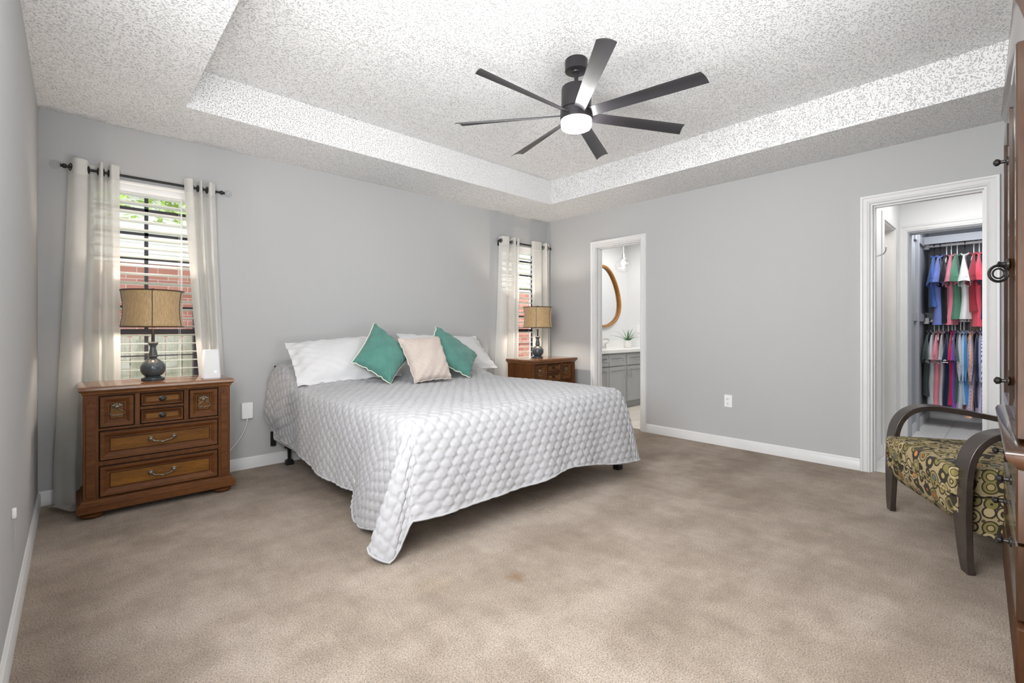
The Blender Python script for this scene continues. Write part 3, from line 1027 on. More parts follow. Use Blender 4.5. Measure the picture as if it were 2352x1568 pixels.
for k in range(7):
    a = R(24 + 360 / 7 * k)
    if blade_mesh is None:
        b = MB(); rings = []
        n = 14
        for i in range(n + 1):
            t = i / n
            x = .080 + t * .652
            hw_ = .033 + .013 * t
            pitch = R(-24 + 9 * t)
            ring = []
            cs = 9
            sweep = 0.0
            for sgn in (1, -1):
                for j in range(cs):
                    u = -1 + 2 * j / (cs - 1)
                    if sgn < 0: u = -u
                    yy = u * hw_
                    zz = .010 * (1 - u * u) * (.5 + .5 * t) + sgn * .0025 * (1 - .6 * u * u)
                    ring.append((x + (.012 * u * t), yy * math.cos(pitch) - zz * math.sin(pitch), yy * math.sin(pitch) + zz))
            rings.append(ring)
        b.loft(rings)
        bl = b.build('fan_blade', M['fan_blade'], fan, ang=50)
        bl.location = (0, 0, z(2.363)); bl.rotation_euler = (0, 0, a)
        blade_mesh = bl
    else:
        c = blade_mesh.copy(); C.objects.link(c); c.rotation_euler = (0, 0, a)
MB().lathe([(.088, z(2.331)), (.091, z(2.328)), (.091, z(2.300)), (.086, z(2.288)), (.070, z(2.281)), (.04, z(2.278)), (.001, z(2.277))], 40).build('light_diffuser', M['fan_light'], fan)

# ------------------------------------------------------------------ bed: frame, box spring, mattress
BXL, BXR, BYH, BYF = -3.262, -1.43, -.035, -2.075
bed = empty('bed', ((BXL + BXR) / 2, -1.05, 0), 0, 'king bed on a black metal frame with a pale box spring', 'bed')
def bx(x): return x - (BXL + BXR) / 2
def by(y): return y + 1.05
fr = MB()
for x in (BXL + .050, BXR - .050):
    s = 1 if x < -2 else -1
    fr.box(bx(x) - .018, bx(x) + .018, by(BYF + .02), by(BYH - .01), .188, .192)
    fr.box(bx(x) - (.018 * s) - .002, bx(x) - (.018 * s) + .002, by(BYF + .02), by(BYH - .01), .188, .232)
for y in (-.30, -1.05, -1.85):
    fr.box(bx(BXL + .01), bx(BXR - .01), by(y) - .018, by(y) + .018, .180, .188)
fr.build('frame_rail', M['black_metal'], bed, smooth=False)
leg = None
for x, y in ((BXL + .105, -.105), (BXR + .10 - .0, BYF + .10), (BXL + .45, -1.80), (BXR - .105, -.105), ((BXL + BXR) / 2, -1.05)):
    if leg is None:
        g = MB()
        g.loft([rrect(.022, .012, .004, .18), rrect(.030, .014, .004, .17), rrect(.012, .010, .004, .11), rrect(.010, .010, .004, .035)])
        g.loft([rrect(.028, .028, .006, .0), rrect(.028, .028, .006, .03), rrect(.018, .018, .006, .042)])
        leg = g.build('leg', M['black_metal'], bed)
        leg.location = (bx(x), by(y), 0)
    else:
        c = leg.copy(); C.objects.link(c); c.location = (bx(x), by(y), 0)
for x in (BXL + .01, BXR - .01):
    q = MB().box(bx(x) - .004, bx(x) + .004, by(-.034), by(-.012), .15, .265).box(bx(x) - .02, bx(x) + .02, by(-.024), by(-.018), .15, .265)
    sx = -1 if x < -2 else 1
    q.box(bx(x) - sx * .018 - .006, bx(x) - sx * .018 + .006, by(-.014), by(-.004), .15, .79)
    q.build('headboard_bracket', M['black_metal'], bed, smooth=False)
MB().box(bx(BXL), bx(BXR), by(BYF), by(BYH), .195, .40).build('box_spring', M['box_spring'], bed, bevel=.025, seg=3)
mt = MB().box(bx(BXL + .012), bx(BXR - .012), by(BYF + .012), by(BYH), .40, .615).build('mattress', M['sheet'], bed, bevel=.04, seg=4)
MB().tube([(bx(BXL) + .010, by(-.072), .405), (bx(BXL) - .022, by(-.07), .395), (bx(BXL) - .030, by(-.072), .37), (bx(BXL) - .02, by(-.074), .345), (bx(BXL) + .004, by(-.075), .345)], .010, 8).build('mattress_tag', M['sheet'], bed)

# ------------------------------------------------------------------ quilt
def quilt():
    xL, xR, yF, yH, zt = -3.205, -1.485, -2.035, -.045, .655
    nx, ny, nc, ns = 190, 222, 96, 62
    X = np.linspace(xL, xR, nx + 1); Y = np.linspace(yH, yF, ny + 1)
    gx, gy = np.meshgrid(X, Y)
    def headbump(y, x):
        d = -y
        prof = np.interp(d, [0, .06, .14, .26, .38, .52, .66, .85], [.10, .17, .205, .19, .12, .05, .012, 0])
        ce = np.interp(x, [xL, xL + .12, xL + .3, -2.45, -2.3, -2.15, xR - .3, xR - .1, xR], [.86, .98, 1, .9, .70, .9, 1, .95, .8])
        return prof * ce
    soft = .012 * np.sin(gx * 3.1 + .6) * np.sin(gy * 2.4) + .006 * np.sin(gx * 7 + gy * 5)
    gz = zt + headbump(gy, gx) + soft * np.clip((gy - yF) / .3, 0, 1) * .5
    sag = -.012 * np.clip(1 - np.minimum(np.minimum(gx - xL, xR - gx), gy - yF) / .12, 0, 1) ** 2
    gz = gz + sag
    verts = [np.stack([gx, gy, gz], -1).reshape(-1, 3)]
    uv = [np.stack([gx, gy], -1).reshape(-1, 2)]
    ti = lambda r, c: r * (nx + 1) + c
    # perimeter: left side head->foot, left corner fan, foot, right corner fan, right side foot->head
    idx, ang = [], []
    for r in range(ny + 1): idx.append(ti(r, 0)); ang.append(180.)
    for k in range(1, nc): idx.append(ti(ny, 0)); ang.append(180. + 90. * k / nc)
    for c in range(nx + 1): idx.append(ti(ny, c)); ang.append(270.)
    for k in range(1, nc): idx.append(ti(ny, nx)); ang.append(270. + 90. * k / nc)
    for r in range(ny, -1, -1): idx.append(ti(r, nx)); ang.append(360.)
    idx = np.array(idx); ang = np.radians(np.array(ang))
    P0 = verts[0][idx]
    out = np.stack([np.cos(ang), np.sin(ang), 0 * ang], -1)
    # hem control points, as (fraction-of-perimeter key, point)
    hl = [(-.045, (-3.315, -.05, .415)), (-.12, (-3.318, -.12, .372)), (-.22, (-3.305, -.22, .305)), (-.45, (-3.295, -.46, .252)), (-.72, (-3.292, -.72, .222)),
          (-1.0, (-3.292, -1.0, .19)), (-1.25, (-3.296, -1.24, .172)), (-1.5, (-3.285, -1.40, .166)), (-1.75, (-3.262, -1.53, .163)), (-1.9, (-3.285, -1.59, .105)), (yF, (-3.312, -1.634, .055))]
    hf = [(xL, (-3.262, -2.15, .185)), (-3.08, (-3.09, -2.165, .178)), (-2.906, (-2.906, -2.172, .176)), (-2.65, (-2.66, -2.168, .182)), (-2.424, (-2.424, -2.175, .186)), (-2.135, (-2.135, -2.172, .216)),
          (-1.93, (-1.95, -2.18, .196)), (-1.7, (-1.70, -2.19, .150)), (xR, (-1.46, -2.19, .128))]
    hr = [(yF, (-1.30, -2.02, .15)), (-1.6, (-1.30, -1.6, .2)), (-1.0, (-1.30, -1.0, .2)), (-.045, (-1.30, -.06, .25))]
    lc = [(-3.312, -1.634, .055), (-3.322, -1.74, .045), (-3.300, -1.86, .065), (-3.285, -1.95, .10), (-3.395, -2.015, .080), (-3.428, -2.045, .055), (-3.40, -2.09, .030), (-3.352, -2.122, .010), (-3.300, -2.128, .085), (-3.262, -2.15, .185)]
    rc = [(-1.46, -2.19, .128), (-1.40, -2.195, .123), (-1.352, -2.175, .122), (-1.33, -2.12, .135), (-1.30, -2.02, .15)]
    def itp(keys, q):
        k = np.array([a for a, _ in keys]); p = np.array([b for _, b in keys])
        o = np.argsort(k)
        return np.stack([np.interp(q, k[o], p[o, i]) for i in range(3)], -1)
    def smooth(a, n):
        for _ in range(n):
            b = a.copy(); b[1:-1] = (a[:-2] + 2 * a[1:-1] + a[2:]) / 4; a = b
        return a
    cl = catmull(lc, 40); cr = catmull(rc, 40)
    def resamp(c, n):
        d = np.r_[0, np.cumsum(np.linalg.norm(np.diff(c, axis=0), axis=1))]
        q = np.linspace(0, d[-1], n + 1)[1:-1]
        return np.stack([np.interp(q, d, c[:, i]) for i in range(3)], -1)
    Hm = np.concatenate([smooth(itp(hl, Y), 30), resamp(cl, nc), smooth(itp(hf, X), 30), resamp(cr, nc), itp(hr, Y[::-1])])
    Hm = smooth(Hm, 3)
    nS = len(idx)
    tt = np.linspace(0, 1, ns + 1)[1:]
    # cubic profile, horizontal start, hanging end
    s_ = np.arange(nS)
    a = .085
    P1 = P0 + out * a
    base = P0 + out * .085
    Q = base * .72 + Hm * .28
    Q[:, 2] = P0[:, 2] * .70 + Hm[:, 2] * .30
    rows = []
    fine = np.linspace(0, 1, 41)
    def bez(t):
        t = np.asarray(t)[:, None, None]
        return (1 - t) ** 3 * P0 + 3 * (1 - t) ** 2 * t * P1 + 3 * (1 - t) * t * t * Q + t ** 3 * Hm
    F = bez(fine)
    ln = np.linalg.norm(np.diff(F, axis=0), axis=2).sum(0)
    seglen = np.r_[np.zeros((1, nS)), np.cumsum(np.linalg.norm(np.diff(F, axis=0), axis=2), axis=0)]
    # gentle ripples in the hanging cloth
    for t in tt:
        tq = np.array([np.interp(t * ln[j], seglen[:, j], fine) for j in range(nS)])[:, None]
        p = (1 - tq) ** 3 * P0 + 3 * (1 - tq) ** 2 * tq * P1 + 3 * (1 - tq) * tq * tq * Q + tq ** 3 * Hm
        rip = (.010 * np.sin(s_ * .062 + .7) + .007 * np.sin(s_ * .151 + 2)) * (t ** 1.3)
        fanmask = np.where((idx == ti(ny, 0)) | (idx == ti(ny, nx)), .2, 1.)
        p = p + out * (rip * fanmask)[:, None]
        rows.append(p)
        uv.append(P0[:, :2] + out[:, :2] * (t * ln)[:, None])
    verts += rows
    V = np.concatenate(verts); UV = np.concatenate(uv)
    faces = []
    for r in range(ny):
        for c in range(nx):
            faces.append((ti(r, c), ti(r + 1, c), ti(r + 1, c + 1), ti(r, c + 1)))
    off = (nx + 1) * (ny + 1)
    prev = idx
    for k in range(ns):
        cur = off + k * nS + np.arange(nS)
        for j in range(nS - 1):
            f = (prev[j], cur[j], cur[j + 1], prev[j + 1])
            if f[0] == f[3]: f = f[:3]
            faces.append(tuple(int(q) for q in f))
        prev = cur
    me = bpy.data.meshes.new('quilt')
    me.from_pydata(V.tolist(), [], faces)
    me.update()
    nrm = np.empty(len(V) * 3, 'f'); me.vertex_normals.foreach_get('vector', nrm); nrm = nrm.reshape(-1, 3).astype(float)
    if nrm[ti(ny // 2, nx // 2), 2] < 0:
        me.flip_normals(); nrm = -nrm
    # clamshell quilting
    wv, hv = .071, .108
    U_, V_ = UV[:, 0], UV[:, 1]
    U_ = U_ + .004 * np.sin(V_ * 19) ; V_ = V_ + .004 * np.sin(U_ * 17 + 1)
    Rr = wv / 2; hr = .0465
    Vs = V_ / hr
    row = np.floor(Vs); dv = (Vs - row) * Rr
    uo = U_ / wv + .5 * np.mod(row, 2)
    du = (uo - np.round(uo)) * wv
    d = np.abs(np.sqrt(du ** 2 + dv ** 2) - Rr * .985)
    puff = np.clip(d / (Rr * .24), 0, 1) ** .6 * .72 + np.clip(d / (Rr * .45), 0, 1) * .28
    rs_ = np.random.RandomState(4)
    wr = .5 + .5 * np.sin(U_ * 210 + 3 * np.sin(V_ * 60) + 2 * np.sin(U_ * 23))
    hgt = .0105 * puff + .0012 * wr * np.clip(puff, 0, .6)
    V2 = V + nrm * (hgt - .0065)[:, None]
    V2[:, 2] = np.maximum(V2[:, 2], .006)
    V2[:, 1] = np.minimum(V2[:, 1], -.016)
    me.vertices.foreach_set('co', V2.astype('f').ravel())
    me.materials.append(M['quilt'])
    me.polygons.foreach_set('use_smooth', [True] * len(me.polygons))
    me.update()
    root = empty('quilt', ((BXL + BXR) / 2, -1.05, 0), 0, 'pale grey scallop-quilted bedspread draped over the bed to the carpet', 'quilt')
    o = bpy.data.objects.new('quilted_cover', me); C.objects.link(o)
    o.parent = root; o.location = (-(BXL + BXR) / 2, 1.05, 0)
    md = o.modifiers.new('thick', 'SOLIDIFY'); md.thickness = .006; md.offset = -1
    hb = [tuple(p) for p in (V2[-nS:] + np.array([0, 0, .002]))[::3]]
    bo = MB().tube(hb, .006, 6).build('hem_binding', M['quilt'], root)
    bo.location = (-(BXL + BXR) / 2, 1.05, 0)
quilt()

# ------------------------------------------------------------------ pillows
def pillow(name, label, cat, group, cs, thick, mat, pinch=.06, flange=0, trim=None, power=.42, seed=1, bulge=(0, 0), n=36):
    """cs = four corner points TL, TR, BR, BL in world space; thickness grows along the face normal"""
    TL, TR, BR, BL = [np.array(c, float) for c in cs]
    ctr = (TL + TR + BR + BL) / 4
    nrm = np.cross(TR - TL, BL - TL); nrm /= np.linalg.norm(nrm)
    if nrm[1] > 0: nrm = -nrm
    rnd = np.random.RandomState(seed); ph = rnd.rand(10) * 6.28
    root = empty(name, tuple(ctr), 0, label, cat, group)
    def surf(u, v, side):
        pu = u * (1 - pinch * (1 - v * v)); pv = v * (1 - pinch * (1 - u * u))
        a, b = (pu + 1) / 2, (pv + 1) / 2
        p = TL * (1 - a) * (1 - b) + TR * a * (1 - b) + BR * a * b + BL * (1 - a) * b
        fl = 1 - flange
        q = max(0, 1 - (abs(u) / fl) ** 2.2) * max(0, 1 - (abs(v) / fl) ** 2.2) if flange else (1 - abs(u) ** 2.2) * (1 - abs(v) ** 2.2)
        h = thick * .5 * q ** power
        edge = 1 - q
        wrk = .006 * math.sin(7 * u + 4 * v + ph[0]) * q + .005 * edge * math.sin(15 * (u + v) + ph[1]) + .004 * edge * math.sin(24 * (u - v) + ph[2])
        return p + nrm * (side * (h + .0015) + wrk + bulge[0] * u * u + bulge[1] * v) - ctr
    b = MB(); N_ = n
    for side in (1, -1):
        vs = [tuple(surf(-1 + 2 * i / N_, -1 + 2 * j / N_, side)) for j in range(N_ + 1) for i in range(N_ + 1)]
        fs = [(j * (N_ + 1) + i, j * (N_ + 1) + i + 1, (j + 1) * (N_ + 1) + i + 1, (j + 1) * (N_ + 1) + i) for j in range(N_) for i in range(N_)]
        b.add(vs, fs)
    off = (N_ + 1) ** 2
    per = [i for i in range(N_ + 1)] + [j * (N_ + 1) + N_ for j in range(1, N_ + 1)] + [N_ * (N_ + 1) + i for i in range(N_ - 1, -1, -1)] + [j * (N_ + 1) for j in range(N_ - 1, 0, -1)]
    for k in range(len(per)):
        a, c = per[k], per[(k + 1) % len(per)]
        b.f.append((a, c, c + off, a + off)); b.mi.append(0)
    b.build('cover', mat, root, ang=75)
    if trim:
        pts = [np.array(b.v[i]) * .5 + np.array(b.v[i + off]) * .5 for i in per]
        pts = [p * 1.008 for p in pts]
        MB().tube([tuple(p - nrm * .004) for p in pts], .0038, 6, closed=True).build('piping', trim, root)
    if flange:
        # stitched line where the flange starts
        fl = 1 - flange
        q = []
        for k in range(28): q.append((-fl + 2 * fl * k / 28, -fl))
        for k in range(28): q.append((fl, -fl + 2 * fl * k / 28))
        for k in range(28): q.append((fl - 2 * fl * k / 28, fl))
        for k in range(28): q.append((-fl, fl - 2 * fl * k / 28))
        MB().tube([tuple(surf(u, v, 1) + nrm * .001) for u, v in q], .0016, 4, closed=True).build('flange_stitching', mat, root)
    return root
pillow('pillow', 'white flanged pillow leaning at the left end of the bed head', 'pillow', 'white pillows on the bed',
       [(-3.235, -.235, .975), (-2.40, -.235, 1.035), (-2.42, -.60, .70), (-3.262, -.61, .678)], .19, M['sheet'], .035, flange=.10, seed=2)
pillow('pillow', 'white flanged pillow at the right end of the bed head, behind the blush cushion', 'pillow', 'white pillows on the bed',
       [(-2.235, -.17, 1.045), (-1.30, -.17, 1.005), (-1.215, -.43, .685), (-2.23, -.50, .69)], .18, M['sheet'], .045, flange=.09, seed=6)
pillow('cushion', 'teal cushion standing on its corner, left of the blush cushion', 'cushion', 'teal cushions on the bed',
       [(-2.622, -.50, 1.135), (-2.36, -.66, .875), (-2.66, -.835, .670), (-2.885, -.67, .838)], .17, M['teal'], .085, trim=M['cream_trim'], seed=3)
pillow('cushion', 'teal cushion tilted on its corner, right of the blush cushion', 'cushion', 'teal cushions on the bed',
       [(-2.014, -.50, 1.107), (-1.59, -.56, .828), (-1.90, -.84, .665), (-2.30, -.72, .86)], .165, M['teal'], .085, trim=M['cream_trim'], seed=4)
pillow('cushion', 'blush pink square cushion upright between the two teal cushions', 'cushion', None,
       [(-2.515, -.70, 1.006), (-2.128, -.70, 1.022), (-2.150, -.92, .682), (-2.492, -.92, .674)], .15, M['blush'], .055, trim=M['blush_trim'], seed=5)

# ------------------------------------------------------------------ armchair with bentwood arms
F0, F1 = np.array([-.815, -3.545]), np.array([-1.540, -3.935])      # outer front corners of the two front legs
cx_, cy_ = (F0 + F1) / 2
rz_ = math.atan2(F0[1] - F1[1], F0[0] - F1[0])
HWC = np.linalg.norm(F0 - F1) / 2
chair = empty('armchair', (cx_, cy_, 0), rz_, 'armchair in circle-print fabric with dark bentwood arms, beside the tall cabinet', 'armchair')
# local frame: +x = towards the far arm, +y = front, origin midway between the front legs
SW = .100   # strip width
def bent_strip():
    """centre line in (y, z) of the outer face of one arm: back foot -> arm -> front foot"""
    return catmull([(-.006, .0), (-.002, .06), (.0, .14), (.002, .28), (-.004, .44), (-.030, .545), (-.085, .612), (-.165, .640), (-.26, .638), (-.42, .612), (-.60, .572), (-.72, .53), (-.775, .47), (-.79, .38), (-.80, .20), (-.84, .0)], 6)
for sgn in (-1, 1):
    P = bent_strip()
    th = .028
    rings = []
    for i in range(len(P)):
        d = P[min(i + 1, len(P) - 1)] - P[max(i - 1, 0)]
        d = d / np.linalg.norm(d)
        nn = np.array([d[1], -d[0]])      # outward normal
        nn = nn * (1 if nn[0] * (P[i][0] + .4) + nn[1] * (P[i][1] - .3) > 0 else -1)
        q = P[i] - nn * th
        tp = .048 * max(0, 1 - P[i][1] / .26) ** 1.3 if P[i][0] > -.3 else 0
        xa, xb = sgn * HWC, sgn * (HWC - SW + tp)
        if i in (0,):
            pass
        rings.append([(xa, P[i][0], P[i][1]), (xb, P[i][0], P[i][1]), (xb, q[0], q[1]), (xa, q[0], q[1])])
    for r in (rings[0], rings[-1]):
        for j in range(4): r[j] = (r[j][0], r[j][1], 0.0)
    MB().loft(rings).build('arm', M['chair_wood'], chair, ang=40, bevel=.003)
xi = HWC - SW * .55
def cushion_box(x0, x1, y0, y1, z0, z1, puff, n=14, front_round=.03):
    """soft box with crowned faces"""
    b = MB()
    vs = []; N_ = n
    idx = {}
    def pt(i, j, k):
        u, v, q = -1 + 2 * i / N_, -1 + 2 * j / N_, -1 + 2 * k / N_
        x = (x0 + x1) / 2 + (x1 - x0) / 2 * u; y = (y0 + y1) / 2 + (y1 - y0) / 2 * v; z = (z0 + z1) / 2 + (z1 - z0) / 2 * q
        z += puff * q * (1 - u * u) * (1 - v * v)
        y += puff * .7 * v * (1 - q * q) * (1 - u ** 4)
        x += puff * .4 * u * (1 - q * q)
        return (x, y, z)
    for i in range(N_ + 1):
        for j in range(N_ + 1):
            for k in range(N_ + 1):
                if i in (0, N_) or j in (0, N_) or k in (0, N_):
                    idx[(i, j, k)] = len(vs); vs.append(pt(i, j, k))
    fs = []
    for a in range(N_):
        for c in range(N_):
            for e in (0, N_):
                fs.append(tuple(idx[p] for p in ((e, a, c), (e, a + 1, c), (e, a + 1, c + 1), (e, a, c + 1))))
                fs.append(tuple(idx[p] for p in ((a, e, c), (a + 1, e, c), (a + 1, e, c + 1), (a, e, c + 1))))
                fs.append(tuple(idx[p] for p in ((a, c, e), (a + 1, c, e), (a + 1, c + 1, e), (a, c + 1, e))))
    return b.add(vs, fs)
xs_ = HWC - .055
MB_ = cushion_box(-xs_ + .012, xs_ - .012, -.66, .020, .335, .455, .018)
seat = MB_.build('seat_cushion', M['circles'], chair, bevel=.018, seg=3)
pp = [(x, y, zz) for x, y, zz in [(-xs_ + .012, .020, .338), (xs_ - .012, .020, .338), (xs_ - .012, -.6, .338), (-xs_ + .012, -.6, .338)]]
MB().tube(pp, .006, 6, closed=True).build('piping', M['circles'], seat)
# upholstered base: front drops and sweeps back, sides hang straight
rings = []
for y, z0, z1 in ((-.68, .15, .325), (-.24, .15, .325), (-.12, .155, .326), (-.065, .170, .326), (-.028, .198, .326), (-.002, .240, .325), (.010, .285, .322), (.008, .318, .320)):
    rings.append([(-xs_, y, z0), (xs_, y, z0), (xs_, y, z1), (-xs_, y, z1)])
MB().loft(rings).build('upholstered_base', M['circles'], chair, bevel=.012, seg=3)
rings = []
for y, zz, th in ((-.60, .40, .13), (-.66, .55, .15), (-.72, .72, .15), (-.77, .86, .13), (-.80, .94, .09), (-.81, .965, .03)):
    rings.append([(-xs_ + .03, y, zz), (xs_ - .03, y, zz), (xs_ - .03, y - th, zz - .02), (-xs_ + .03, y - th, zz - .02)])
MB().loft(rings).build('backrest', M['circles'], chair, bevel=.02, seg=3)

# ------------------------------------------------------------------ tall armoire at the right
AX, AY = -2.49, -4.098
arm = empty('armoire', (AX, AY, 0), R(2.2), 'tall dark brown wooden armoire standing at the right edge, nearest the camera', 'armoire')
# local: front faces +y, near side at x=0, far side at x=AW, depth towards -y
AW, AD = 1.02, .60
wm = M['armoire']
MB().box(.012, AW - .012, -AD, -.006, .0, .09).box(.0, AW, -AD, .012, .09, .25).build('plinth', M['armoire_side'], arm, bevel=.006)
MB().box(.02, AW - .02, -AD, -.012, .25, .70).build('lower_case', M['armoire_side'], arm, bevel=.003)
MB().box(.03, AW - .03, -AD + .02, -.012, .76, 1.93).build('upper_case', M['armoire_side'], arm, bevel=.003)
def mould(z0, prof):
    rings = []
    for o, zz in prof:
        rings.append([(-o, -AD, z0 + zz), (AW + o, -AD, z0 + zz), (AW + o, o, z0 + zz), (-o, o, z0 + zz)])
    return MB().loft(rings)
mould(.69, [(-.005, 0), (.010, .006), (.016, .02), (.030, .032), (.034, .048), (.028, .062), (.010, .070), (-.01, .072)]).build('waist_moulding', wm, arm, ang=50)
mould(1.91, [(-.02, 0), (-.012, .008), (-.008, .03), (.004, .07), (.012, .09), (.016, .11), (.012, .125), (.0, .13)]).build('crown_moulding', wm, arm, ang=50)
def arm_panel(name, x0, x1, z0, z1):
    p = MB()
    # built facing -y then turned to face +y
    p.panel(-x1, -x0, z0, z1, [(0, -.018), (.004, -.022), (.045, -.022), (.052, -.014), (.085, -.010), (.10, -.012)], .0)
    o = p.build(name, wm, arm, ang=20)
    o.rotation_euler = (0, 0, PI); o.location = (0, -.012, 0)
    return o
def arm_pull(par, x, z, flip=False):
    b = MB()
    mt = Matrix.Translation((-x, -.022, z)) @ Matrix.Rotation(PI / 2, 4, 'X')
    b.lathe([(.016, 0), (.016, .004), (.007, .007), (.006, .018), (.012, .024), (.013, .032), (.005, .038)], 16, mat=mt)
    return b.build('knob', M['knob_metal'], par)
def arm_ring(par, x, z):
    b = MB()
    mt = Matrix.Translation((-x, -.022, z + .03)) @ Matrix.Rotation(PI / 2, 4, 'X')
    b.lathe([(.020, 0), (.018, .006), (.008, .010), (.008, .020), (.012, .026), (.004, .030)], 16, mat=mt)
    b.build('handle_mount', M['knob_metal'], par)
    r = MB()
    for q, (rr, dx) in enumerate(((.028, 0), (.017, .004))):
        pts = [(-x + rr * math.cos(a), -.046 - .012 * q * 0 - .010 * math.sin(a * 1) * 0, z - .002 + rr * math.sin(a)) for a in np.linspace(0, 2 * PI, 25)[:-1]]
        # hanging ring stands out from the door
        pts = [(-x + (p[0] + x) * .55, -.048 - (p[0] + x) * .85, p[2]) for p in pts]
        r.tube(pts, .0048 if q == 0 else .003, 8, closed=True)
    r.build('ring_pull', M['knob_metal'], par)
d1 = arm_panel('door', .035, .505, .775, 1.905)
d2 = arm_panel('door', .515, AW - .035, .775, 1.905)
arm_ring(d1, .46, 1.285); arm_pull(d2, .56, 1.70); arm_pull(d1, .46, .905)
d3 = arm_panel('drawer', .03, AW - .03, .48, .69); arm_pull(d3, .28, .60); arm_pull(d3, .78, .60)
d4 = arm_panel('drawer', .03, AW - .03, .26, .47); arm_pull(d4, .28, .40); arm_pull(d4, .78, .40)
for dz in (.90, 1.78):
    MB().tube([(-.507, -.020, dz - .04), (-.507, -.020, dz + .04)], .006, 8).build('hinge', M['knob_metal'], d1)

# ------------------------------------------------------------------ bathroom vanity and fittings
VX0, VX1, VF = .16, 1.93, -.47
van = empty('vanity_cabinet', (VX0, VF, 0), 0, 'grey shaker vanity cabinet seen through the bathroom doorway', 'vanity')
VL = VX1 - VX0
MB().box(0, VL, .02, .55, .09, .765).box(0.02, VL - .0, .07, .55, .0, .09).build('carcass', M['vanity'], van, bevel=.002)
cols = [(-.02 + .0, .245), (.257, .535), (.545, .905), (.945, 1.245), (1.255, 1.66)]
cols = [(.02, .28), (.29, .515), (.525, .905), (.95, 1.315), (1.325, 1.75)]
def shaker(name, x0, x1, z0, z1):
    p = MB().panel(x0, x1, z0, z1, [(0, .002), (.002, 0), (.045, 0), (.047, .009)], .02)
    return p.build(name, M['vanity'], van, ang=20)
def bar_pull(par, x, z, horiz, L=.10):
    b = MB()
    a, c = ((x - L / 2, -.028, z), (x + L / 2, -.028, z)) if horiz else ((x, -.028, z - L / 2), (x, -.028, z + L / 2))
    b.tube([a, c], .005, 8)
    for t in (.2, .8):
        q = [a[i] + (c[i] - a[i]) * t for i in range(3)]
        b.tube([(q[0], -.028, q[2]), (q[0], 0, q[2])], .004, 8)
    b.build('handle', M['chrome'], par)
for i, (a, c) in enumerate(cols):
    d = shaker('drawer', a, c, .595, .745); bar_pull(d, (a + c) / 2 + .02, .672, True)
    if c - a > .30:
        d = shaker('door', a, c, .105, .580)
        bar_pull(d, c - .03 if i % 2 == 0 else a + .03, .49, False, .13)
    else:
        d = shaker('door', a, c, .105, .580); bar_pull(d, c - .03 if i % 2 == 0 else a + .03, .49, False, .13)
ct = empty('vanity_counter', (VX0, VF, .766), 0, 'white marble vanity counter with a low backsplash, below the oak mirror', 'countertop')
MB().box(-.0, VL + .02, -.02, .55, 0, .045).build('slab', M['counter'], ct, bevel=.004)
MB().box(0, VL + .02, .55, .568, .0, .145).build('backsplash', M['counter'], ct, bevel=.003)
fa = empty('faucet', (1.13, -.03, .812), 0, 'low brushed metal faucet on the bathroom counter', 'faucet')
MB().loft([rrect(.09, .025, .02, 0), rrect(.085, .022, .02, .018)]).build('base', M['chrome'], fa)
MB().tube([(0, 0, .015), (0, 0, .10), (0, -.03, .13), (0, -.10, .125), (0, -.13, .10)], .012, 12).build('spout', M['chrome'], fa)
for sx in (-.07, .07):
    MB().lathe([(.018, .015), (.014, .03), (.012, .06), (.016, .065), (.004, .07)], 14, cx=sx).tube([(sx, 0, .062), (sx + .055 * (1 if sx > 0 else -1), -.02, .075)], .006, 8).build('handle', M['chrome'], fa)
# teardrop mirror
mi_ = empty('mirror', (1.30, .098, 1.53), 0, 'egg-shaped mirror in a honey oak frame on the bathroom wall', 'mirror')
def egg(a, s, dy):
    zz = math.sin(a); r = .43 * (1 - .12 * zz)
    zz2 = zz * (.50 if zz > 0 else .42)
    return (r * s * math.cos(a) * (1 - .10 * zz), dy, zz2 * s + (zz > 0) * 0)
nn_ = 64
rings = []
for s, dy in ((1.0, 0), (1.0, -.035), (.985, -.045), (.95, -.045), (.93, -.035), (.92, -.008)):
    rings.append([egg(2 * PI * i / nn_, s, dy) for i in range(nn_)])
MB().loft(rings, cap=False).build('frame', M['oak'], mi_, ang=30)
MB().add([egg(2 * PI * i / nn_, .925, -.006) for i in range(nn_)], [tuple(range(nn_))]).build('glass', M['mirror'], mi_, smooth=False)
# potted plant
pl_ = empty('potted_plant', (1.535, -.19, .811), 0, 'spiky green plant in a white pot on the bathroom counter', 'potted plant')
MB().lathe([(.045, 0), (.052, .004), (.056, .05), (.056, .108), (.050, .108), (.046, .09), (.001, .088)], 24).build('pot', M['pot'], pl_)
rnd = random.Random(5)
for k in range(26):
    a = rnd.uniform(0, 2 * PI); lean = rnd.uniform(.15, 1.0); L = rnd.uniform(.17, .30)
    pts = []
    for t in np.linspace(0, 1, 9):
        r_ = L * lean * t * (.9 + .35 * t)
        zz = .085 + L * (t * (1.05 - .35 * lean) - .42 * lean * t * t)
        pts.append((r_ * math.cos(a), r_ * math.sin(a), zz))
    b = MB(); rings = []
    for i, p in enumerate(pts):
        t = i / 8; wd = .0085 * (1 - t) ** .8 + .0006
        nx_, ny_ = -math.sin(a), math.cos(a)
        rings.append([(p[0] + nx_ * wd, p[1] + ny_ * wd, p[2]), (p[0], p[1], p[2] - .003 * (1 - t)), (p[0] - nx_ * wd, p[1] - ny_ * wd, p[2]), (p[0], p[1], p[2] - .0045 * (1 - t) - .0004)])
    b.loft(rings).build('leaf', M['leaf'], pl_, ang=60)
